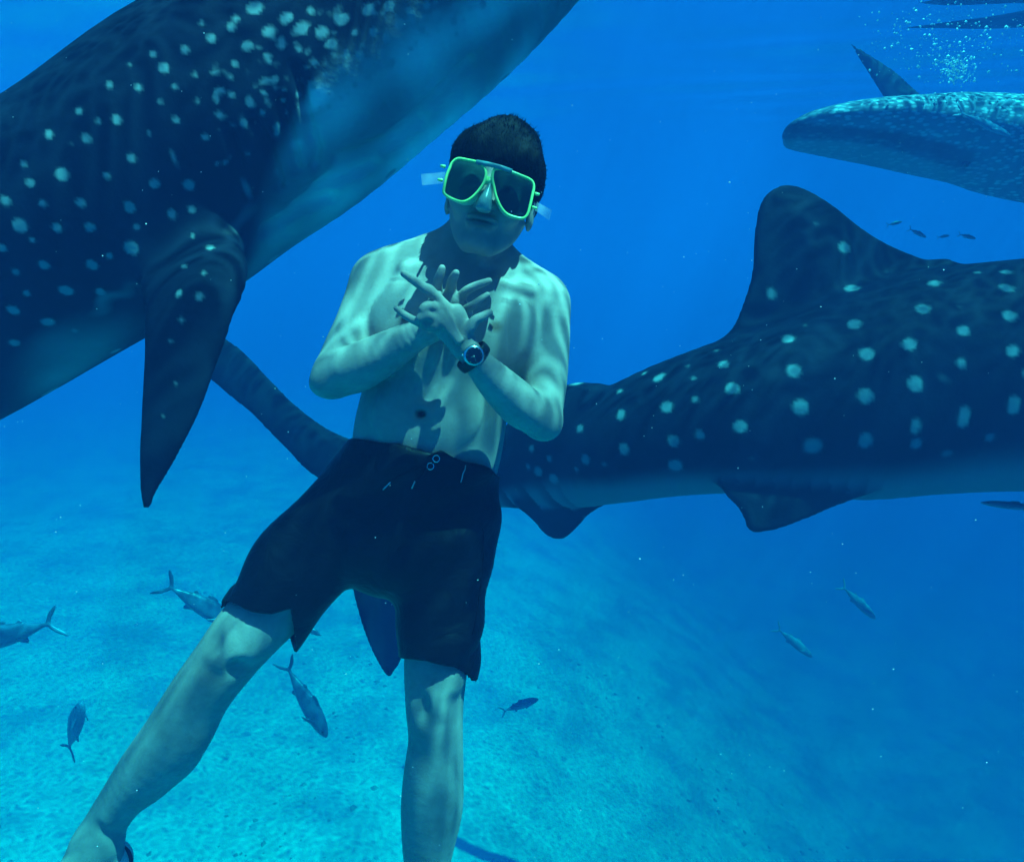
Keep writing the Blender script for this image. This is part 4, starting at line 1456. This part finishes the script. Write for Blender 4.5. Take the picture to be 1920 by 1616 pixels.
# hems
e1 = np.interp(pxx, [380, 425, 470, 510, 545, 552, 560], [1126, 1129, 1143, 1148, 1142, 1208, 1214])
sel = (pxx < 562)
d2 = ((pyy - e1) / FPX * 1.28).astype(np.float32)
fr_ = np.clip((1.30 - Y) / 0.03, 0, 1)       # the raised front flap; the back of the hem hangs lower
d2 = np.where(sel, d2 - (1 - fr_) * 0.012, -1).astype(np.float32)
d2 = np.where(sel & (pxx > 520) & (pyy < 1212), np.minimum(d2, 0.002), d2)
fs.F = np.maximum(fs.F, d2)
e2 = np.interp(pxx, [700, 752, 800, 850, 878, 886, 900], [1230, 1233, 1236, 1251, 1272, 1280, 1284])
d3 = np.where(pxx > 700, (pyy - e2) / FPX * 1.28, -1).astype(np.float32)
fs.F = np.maximum(fs.F, d3)
# drop the hidden corners of the grid
Vs, Qs = fs.mesh(2)
pxs = Vs[:, 0] / Vs[:, 1] * FPX + 960
wr = 0.0022 * snoise(Vs * np.array([1, .6, 1]), 70, 51) + 0.0065 * snoise(Vs, 34, 52) * np.clip(0.4 + np.abs(pxs - 700) / 200, 0, 1.2)
side = nz(np.array([0.6, 0, -0.8]))
fold = 0.0040 * np.sin((Vs @ side) * 75 + 1.6 * snoise(Vs, 9, 53)) * np.clip(0.5 + snoise(Vs, 12, 54), 0, 1)
cen = np.array([P(780, 0, 1.31)[0], 1.31, 0])
nrm = Vs - np.stack([np.full(len(Vs), cen[0]), np.full(len(Vs), 1.31), Vs[:, 2]], 1)
# displace along true normals
me_t = np.zeros_like(Vs)
a_, b_, c_, d_ = (Vs[Qs[:, i]] for i in range(4))
fn = np.cross(c_ - a_, d_ - b_)
for i in range(4):
    for k in range(3):
        me_t[:, k] += np.bincount(Qs[:, i], fn[:, k], len(Vs))
me_t /= np.linalg.norm(me_t, axis=1)[:, None] + 1e-12
Vs = Vs + me_t * (wr + fold)[:, None]
shorts = mesh_obj('shorts', to_world(Vs), Qs, MAT['shorts'], man)
bv = BVHTree.FromPolygons([tuple(v) for v in Vs], [tuple(int(i) for i in q) for q in Qs])


m = MB()
m.tube([onto(*p) for p in ((812, 868), (800, 880), (790, 892), (780, 902), (773, 915))], 0.0012, 6)
m.tube([onto(*p) for p in ((800, 874), (775, 880), (750, 892), (733, 902), (718, 916))], 0.0012, 6)
m.build('drawstring', MAT['shorts'], shorts)
for a, b in (((732, 904), (718, 918)), ((778, 902), (772, 916))):
    m = MB(); m.tube([onto(*a, .003), onto(*b, .003)], 0.0012, 6); m.build('drawstring_glint', MAT['glint'], shorts)  # reflections on the cloth, imitated by short pale tubes
m = MB(); m.tube([onto(*p, .002) for p in ((873, 872), (872, 880), (868, 888), (866, 898), (864, 904))], 0.0009, 6); m.build('cloth_glint', MAT['glint'], shorts)  # another pale reflection, laid on the cloth as a thin tube
for (x, y) in ((807, 874), (818, 860)):
    c = onto(x, y, 0.002)
    m = MB(); m.tube([c + np.array([math.cos(t2) * 0.006, 0, math.sin(t2) * 0.006]) for t2 in np.linspace(0, 2 * math.pi, 16, endpoint=False)], 0.0011, 6, closed=True)
    m.build('eyelet', MAT['metal'], shorts)
m = MB(); m.tube([onto(*p, .0015) for p in ((905, 990), (907, 1040), (903, 1090), (896, 1140), (886, 1190))], 0.0016, 6, flat=.5); m.build('side_seam', MAT['shorts'], shorts)

# pale shoe heel on the left-hand foot -----------------------------
c0 = P(213, 1618, 1.40)
Rz = np.eye(3)
g = 0.003
f2 = Field(np.arange(c0[0] - .06, c0[0] + .06, g), np.arange(1.32, 1.48, g), np.arange(c0[2] - .06, c0[2] + .06, g))
f2.add(Ellip(c0, (0.036, 0.040, 0.044)), 0.004)
f2.sub(Box(P(150, 1590, 1.40), (0.05, 0.09, 0.10), None, 0.01), 0.006)
V, Q = f2.mesh(1)
sh = mesh_obj('shoe_heel', to_world(V), Q, MAT['shoe'], man)
m = MB()
m.tube([c0 + np.array([math.cos(t2) * 0.037, 0.0, math.sin(t2) * 0.045]) for t2 in np.linspace(-1.4, 1.15, 14)], [0.001, .002, .003, .004, .0045, .0045, .0045, .0045, .0045, .0045, .004, .003, .002, .001], 8)
m.build('heel_rim', MAT['black_rubber'], sh)

# wristwatch -------------------------------------------------------
wc = P(887, 666, 1.048)
watch = empty('wristwatch', to_world(wc))
tag(watch, 'round dark-dialled wristwatch strapped on the wrist of the front hand', 'watch')
ax = nz(P(868, 648, 1.075) - P(905, 690, 1.10))
face = nz(np.array([0.08, -1.0, -0.02]))
face = nz(face - ax * (face @ ax) * 0.6)
e1_, e2_ = nz(np.cross(face, (0, 0, 1))), None
e2_ = np.cross(face, e1_)


def disc(c, r, hgt, n=28, bev=0.15):
    V, F = [], []
    prof = [(r * (1 - bev), 0), (r, hgt * 0.3), (r, hgt * 0.75), (r * (1 - bev), hgt)]
    for (rr, hh) in prof:
        for k in range(n):
            a = 2 * math.pi * k / n
            V.append(c + (e1_ * math.cos(a) + e2_ * math.sin(a)) * rr + face * hh)
    for i in range(3):
        for k in range(n):
            F.append((i * n + k, i * n + (k + 1) % n, (i + 1) * n + (k + 1) % n, (i + 1) * n + k))
    F.append(tuple(3 * n + k for k in range(n)))
    F.append(tuple(range(n))[::-1])
    return V, F


m = MB(); m.raw(*disc(wc, 0.0165, 0.009)); case = m.build('case', MAT['metal'], watch)
m = MB(); m.raw(*disc(wc + face * 0.0088, 0.0134, 0.0012)); m.build('dial', MAT['dial'], watch)
m = MB()
for k in range(12):
    a = 2 * math.pi * k / 12
    q = wc + face * 0.0102 + (e1_ * math.cos(a) + e2_ * math.sin(a)) * 0.0110
    m.tube([q, q + (e1_ * math.cos(a) + e2_ * math.sin(a)) * 0.0012], 0.00035, 4)
m.tube([wc + face * 0.0102, wc + face * 0.0102 + e1_ * 0.006 + e2_ * 0.003], 0.0004, 4)
m.tube([wc + face * 0.0102, wc + face * 0.0102 - e1_ * 0.003 + e2_ * 0.009], 0.0003, 4)
m.build('hands_and_markers', MAT['metal'], case)
m = MB(); m.tube([wc + e1_ * 0.0165 + face * 0.005, wc + e1_ * 0.0195 + face * 0.005], 0.002, 8); m.build('crown', MAT['metal'], case)
m = MB()
cw = P(888, 670, 1.086)
sv = nz(np.cross(ax, face))
ring = []
for k in range(28):
    a = 2 * math.pi * k / 28
    ring.append(cw + sv * math.cos(a) * 0.0285 - face * math.sin(a) * -0.0255)
m.tube(ring, 0.0022, 8, closed=True, flat=4.2, up=[ax] * 28)
m.build('strap', MAT['black_rubber'], watch)

# diving mask ------------------------------------------------------
mask = empty('diving_mask', to_world(H(0, 0.12, 0)))
tag(mask, 'yellow-green framed diving mask worn over the man\'s eyes and nose', 'diving mask')


def MP(x, y, off=0.0):
    """point on the gently curved mask front"""
    c = H(0, 0.122, 0)
    # intersect view ray with the mask plane, then bend the sides back
    d = P(x, y, 1.0)
    t_ = (c @ hf) / (d @ hf)
    p = d * t_
    r_loc = (p - HC) @ hr
    return p - hf * (2.2 * r_loc ** 2 + off)


LL = [(858, 295), (847, 302), (842, 312), (836, 326), (832, 345), (831, 358), (840, 367), (853, 374), (867, 378), (880, 374), (892, 364), (901, 353), (908, 341), (911, 325), (906, 312), (894, 304), (876, 299)]
RL = [(927, 318), (923, 334), (926, 350), (930, 368), (939, 388), (950, 400), (965, 405), (980, 406), (989, 398), (994, 380), (998, 362), (1001, 345), (996, 334), (977, 327), (958, 321), (942, 317)]


def ring(pts, sub=3):
    A = np.array(pts + pts[:3], float)
    A = np.vstack([A])
    out = []
    n_ = len(pts)
    for i in range(n_):
        p0, p1, p2, p3 = (np.array(pts[(i + j) % n_], float) for j in (-1, 0, 1, 2))
        for j in range(sub):
            t_ = j / sub
            out.append(0.5 * (2 * p1 + (p2 - p0) * t_ + (2 * p0 - 5 * p1 + 4 * p2 - p3) * t_ ** 2 + (3 * p1 - p0 - 3 * p2 + p3) * t_ ** 3))
    return np.array(out)


for pts, inner_c in ((LL, (878, 339)), (RL, (952, 359))):
    R_ = ring(pts)
    m = MB(); m.tube([MP(x, y) for x, y in R_], 0.0024, 8, closed=True, up=-hf); fr_o = m.build('frame', MAT['frame'], mask)
    c2 = R_.mean(0)
    # lens pane
    m = MB()
    inn = c2 + (R_ - c2) * 0.95
    n_ = len(inn)
    Vv = [MP(x, y, 0.0005) for x, y in inn] + [MP(x, y, 0.0035) for x, y in inn] + [MP(*c2, 0.0005), MP(*c2, 0.0035)]
    Ff = [(i, (i + 1) % n_, 2 * n_) for i in range(n_)] + [((i + 1) % n_ + n_, i + n_, 2 * n_ + 1) for i in range(n_)] + [(i, i + n_, (i + 1) % n_ + n_, (i + 1) % n_) for i in range(n_)]
    m.raw(Vv, Ff)
    m.build('lens', MAT['lens'], mask, smooth=False)
    # silicone skirt: from the rim back to an oval eye opening, then to the face
    m = MB()
    c3 = np.array(inner_c, float)
    rows = []
    for fr2, off in ((0.97, 0.004), (0.93, 0.012), (0.80, 0.022), (0.66, 0.026), (0.60, 0.034), (0.58, 0.058)):
        if fr2 < 0.9:
            k_ = (0.93 - fr2) / 0.35
            el = np.array([c3 + np.array([29 * math.cos(a), 37 * math.sin(a)]) for a in np.arctan2(R_[:, 1] - c2[1], R_[:, 0] - c2[0])])
            ell = c3 + (el - c3) * (0.62 + 0.4 * (1 - k_)) / 0.8
            pts2 = (c2 + (R_ - c2) * 0.93) * (1 - k_) + ell * k_ * 1.0
        else:
            pts2 = c2 + (R_ - c2) * fr2
        rows.append([MP(x, y, off) for x, y in pts2])
    Vv = [p for r2 in rows for p in r2]
    Ff = []
    for i in range(len(rows) - 1):
        for k in range(n_):
            Ff.append((i * n_ + k, i * n_ + (k + 1) % n_, (i + 1) * n_ + (k + 1) % n_, (i + 1) * n_ + k))
    m.raw(Vv, Ff)
    m.build('skirt', MAT['skirt'], mask)
m = MB(); m.tube([MP(893, 304, -.001), MP(915, 309, -.002), MP(937, 314, -.002), MP(960, 321, -.001)], 0.0040, 8, up=-hf, flat=.8); m.build('top_bar', MAT['bar'], mask)
m = MB(); m.prism([MP(911, 330), MP(925, 333), MP(929, 350), MP(918, 344), MP(907, 345)], hf * -0.006); m.build('bridge', MAT['frame'], mask)
# soft nose pocket
g = 0.0022
cN = MP(912, 378)
f3 = Field(np.arange(cN[0] - .05, cN[0] + .05, g), np.arange(cN[1] - .05, cN[1] + .06, g), np.arange(cN[2] - .05, cN[2] + .06, g))
st = []
for (x, y, w_, off, dp) in ((918, 347, 5, 0.008, 0.010), (914, 362, 9, 0.006, 0.013), (909, 380, 13, 0.001, 0.015), (906, 391, 15, 0.001, 0.013)):
    c = MP(x, y, off)
    st.append([*c, w_ * 0.00087, dp, *hr])
f3.add(Loft(st, 4, 0.006), 0.004)
V, Q = f3.mesh(1)
mesh_obj('nose_pocket', to_world(V), Q, MAT['nose'], mask)
# buckle tabs, strap and its loose ends
for (x, y, sgn) in ((833, 307, -1), (828, 333, -1), (1003, 357, 1), (998, 383, 1)):
    m = MB(); a, b = MP(x, y, 0.002), MP(x, y, 0.002) + hr * sgn * 0.008
    m.tube([a, (a + b) / 2, b], [0.0028, 0.0026, 0.002], 8); m.build('buckle', MAT['frame'], mask)
for sgn in (-1, 1):
    m = MB()
    pts = [H(sgn * 0.070, 0.076, 0.0), H(sgn * 0.069, 0.064, 0.001), H(sgn * 0.068, 0.05, 0.002), H(sgn * 0.074, 0.01, 0.006), H(sgn * 0.083, -0.04, 0.012), H(sgn * 0.080, -0.08, 0.018), H(sgn * 0.05, -0.116, 0.024), H(0, -0.127, 0.026)]
    m.tube(pts, 0.0016, 8, flat=6.0, up=[hu] * 8)
    m.build('strap', MAT['black_rubber'], mask)
for quad in (((778, 299), (781, 322), (830, 327), (829, 305)), ((1038, 372), (1033, 392), (1004, 378), (1008, 362))):
    m = MB()
    (a, b, c, d) = quad
    s_o = 0.035
    pts = [MP(a[0], a[1], s_o), MP(b[0], b[1], s_o), MP(c[0], c[1], 0.03), MP(d[0], d[1], 0.03)]
    m.prism(pts, hf * 0.0022)
    m.build('strap_end', MAT['strap_clear'], mask, smooth=False)

# ------------------------------------------------------------------ fish
def smooth_fish():
    g = 0.008
    f = Field(np.arange(-0.62, 0.56, g), np.arange(-0.11, 0.11, g * .7), np.arange(-0.22, 0.22, g * .7))

    def st(x, z, a, b):
        return [x, 0, z, a, b, 0, 0.001, 1]
    f.add(Loft([st(-0.42, 0, .012, .010), st(-0.34, 0, .020, .016), st(-0.2, 0, .055, .035), st(0.0, 0, .088, .055), st(0.2, 0, .092, .062), st(0.36, -.003, .070, .050), st(0.46, -.006, .038, .030), st(0.50, -.008, .012, .012)], 3), 0.01)
    for s_ in (-1, 1):
        f.add(Loft([[-0.40, 0, 0, .020, .007, 1, 0, 0], [-0.46, 0, s_ * .07, .022, .006, 1, 0, .3], [-0.51, 0, s_ * .105, .018, .007, 1, 0, .3], [-0.545, 0, s_ * .135, .008, .006, 1, 0, .3]], 2), 0.01)
    f.add(Loft([[0.08, 0, .06, .07, .008, 1, 0, 0], [0.04, 0, .092, .04, .007, 1, 0, 0], [0.0, 0, .108, .014, .006, 1, 0, 0]], 2), 0.012)
    f.add(Loft([[-0.12, 0, .04, .05, .008, 1, 0, 0], [-0.16, 0, .085, .02, .006, 1, 0, 0]], 2), 0.012)
    f.add(Loft([[-0.10, 0, -.05, .05, .008, 1, 0, 0], [-0.15, 0, -.10, .02, .006, 1, 0, 0]], 2), 0.012)
    for s_ in (-1, 1):
        f.add(Loft([[0.27, s_ * .05, -.02, .03, .006, 0, 0, 1], [0.18, s_ * .075, -.05, .02, .005, 0, 0, 1], [0.13, s_ * .085, -.06, .008, .005, 0, 0, 1]], 2), 0.01)
    return f.mesh(1)


Vf, Qf = smooth_fish()


def raw_mesh(name, V, Q, mat):
    o = mesh_obj(name, V, Q, mat, None, (0, 0, 0))
    COL.objects.unlink(o)
    me = o.data
    bpy.data.objects.remove(o)
    return me


fish_me = {'fish': raw_mesh('fish_body', Vf, Qf, MAT['fish']), 'fish_pale': raw_mesh('faded_fish_body', Vf, Qf, MAT['fish_pale'])}
m = MB()
m.sphere((0.42, 0.034, 0.012), (0.014, 0.008, 0.014), 8, 6)
fish_eye_me = raw_mesh('fish_eyes', np.array(m.v), np.array([f for f in m.f if len(f) == 4]), MAT['shark_eye'])


def put_fish(tail, head, d0, d1, label, kind='fish', fat=1.25, belly_down=True, group='fish over the sand', name='fish'):
    a, b = PW(*tail, d0), PW(*head, d1)
    L = np.linalg.norm(b - a) / 1.06
    x = nz(b - a)
    z = np.array([0, 0, 1.0])
    z = nz(z - x * (z @ x))
    y = np.cross(z, x)
    R = np.stack([x, y, z], 1)
    o = bpy.data.objects.new(name, fish_me[kind])
    c = a + (b - a) * 0.54
    Mx = np.eye(4)
    Mx[:3, :3] = R @ np.diag([L, L * fat, L * fat])
    Mx[:3, 3] = c
    o.matrix_world = Matrix(Mx.tolist())
    COL.objects.link(o)
    tag(o, label, 'fish', group)
    for s_ in (0, 1):
        e = bpy.data.objects.new('eye', fish_eye_me)
        COL.objects.link(e)
        e.parent = o
        e.location = (0, -0.068 * s_, 0)
    return o


put_fish((296, 1088), (446, 1172), 3.9, 4.1, 'grey-blue fish with forked tail swimming behind the man\'s outstretched knee')
put_fish((120, 1162), (-70, 1212), 3.4, 3.4, 'dark fish cut off by the left edge of the photo')
put_fish((126, 1415), (152, 1318), 4.4, 4.2, 'slim dark fish heading upward, left of the outstretched shin')
put_fish((528, 1232), (612, 1378), 4.2, 4.2, 'slender blue-grey fish slanting down between the man\'s two legs')
put_fish((935, 1336), (1008, 1310), 5.6, 5.6, 'small dark fish over bright sand, right of the standing leg')
put_fish((555, 1168), (602, 1190), 4.6, 4.6, 'little dark fish peeping out just below the shorts hem')
put_fish((1572, 1092), (1640, 1158), 6.4, 6.6, 'pale fish in the blue right of centre, upper of the two faint ones', 'fish_pale', 0.8)
put_fish((1450, 1172), (1522, 1230), 6.8, 7.0, 'pale fish in the blue right of centre, lower of the two faint ones', 'fish_pale', 0.8)
put_fish((1990, 958), (1842, 942), 2.5, 2.5, 'thin dark sucker fish below the belly of the right-hand shark', 'fish', 0.55, group='sucker fish near the sharks')
put_fish((1788, 206), (1893, 254), D3 - 0.24, D3 - 0.20, 'dark sucker fish riding on the distant feeding shark', 'fish', 0.65, group='sucker fish near the sharks')
for (x, y, l, s_), lb in zip(((1676, 418, 30, 5), (1719, 440, 34, -12), (1768, 443, 24, 3), (1812, 445, 34, -6)),
                             ('tiny dark fish, leftmost of four in a row above the dorsal fin', 'tiny dark fish, second from left of four above the dorsal fin',
                              'tiny dark fish, third and smallest of four above the dorsal fin', 'tiny dark fish, rightmost of four in a row above the dorsal fin')):
    put_fish((x - l / 2, y + s_), (x + l / 2, y - s_ * .4), 5.0, 5.0, lb, 'fish', 1.15, group='four tiny fish above the dorsal fin')

# ------------------------------------------------------------------ drifting specks and bubbles
def cloud(name, pts, rad, mat, label, kind='stuff'):
    ico_v = np.array([[0, 0, 1], [1, 0, 0], [0, 1, 0], [-1, 0, 0], [0, -1, 0], [0, 0, -1]], float)
    ico_f = np.array([[0, 1, 2], [0, 2, 3], [0, 3, 4], [0, 4, 1], [5, 2, 1], [5, 3, 2], [5, 4, 3], [5, 1, 4]])
    n = len(pts)
    r2 = np.random.default_rng(n)
    el = r2.uniform(0.6, 1.5, (n, 1, 3))
    V = pts[:, None, :] + ico_v[None] * rad[:, None, None] * el
    F = ico_f[None] + (np.arange(n) * 6)[:, None, None]
    o = mesh_obj(name, to_world(V.reshape(-1, 3)), F.reshape(-1, 3), mat, smooth=False)
    return tag(o, label, kind=kind)


r_ = np.random.default_rng(17)
n = 750
d = r_.uniform(0.45, 3.2, n) ** 1.0
pts = np.stack([(r_.uniform(-150, 2070, n) - 960) * d / FPX, d, (808 - r_.uniform(-120, 1740, n)) * d / FPX], 1)
cloud('plankton', pts, r_.uniform(0.0003, 0.0009, n) * (0.5 + d * 0.5), MAT['plankton'], 'tiny pale specks drifting in the water')
n = 850
w_ = r_.random(n)
cx = np.where(w_ < .45, 1792, np.where(w_ < .7, 1740, 1830))
cy = np.where(w_ < .45, 128, np.where(w_ < .7, 85, 60))
sx_ = np.where(w_ < .45, 16, np.where(w_ < .7, 60, 90))
sy_ = np.where(w_ < .45, 14, np.where(w_ < .7, 40, 35))
x = cx + r_.normal(size=n) * sx_
y = cy + r_.normal(size=n) * sy_
d = 3.75 + r_.normal(size=n) * 0.08
pts = np.stack([(x - 960) * d / FPX, d, (808 - y) * d / FPX], 1)
pw = to_world(pts)
ok = pw[:, 2] < SURF - 0.02
cloud('bubbles', pts[ok], 0.0015 + 0.008 * r_.random(ok.sum()) ** 3, MAT['plankton'], 'white bubbles churned up below the surface at top right')
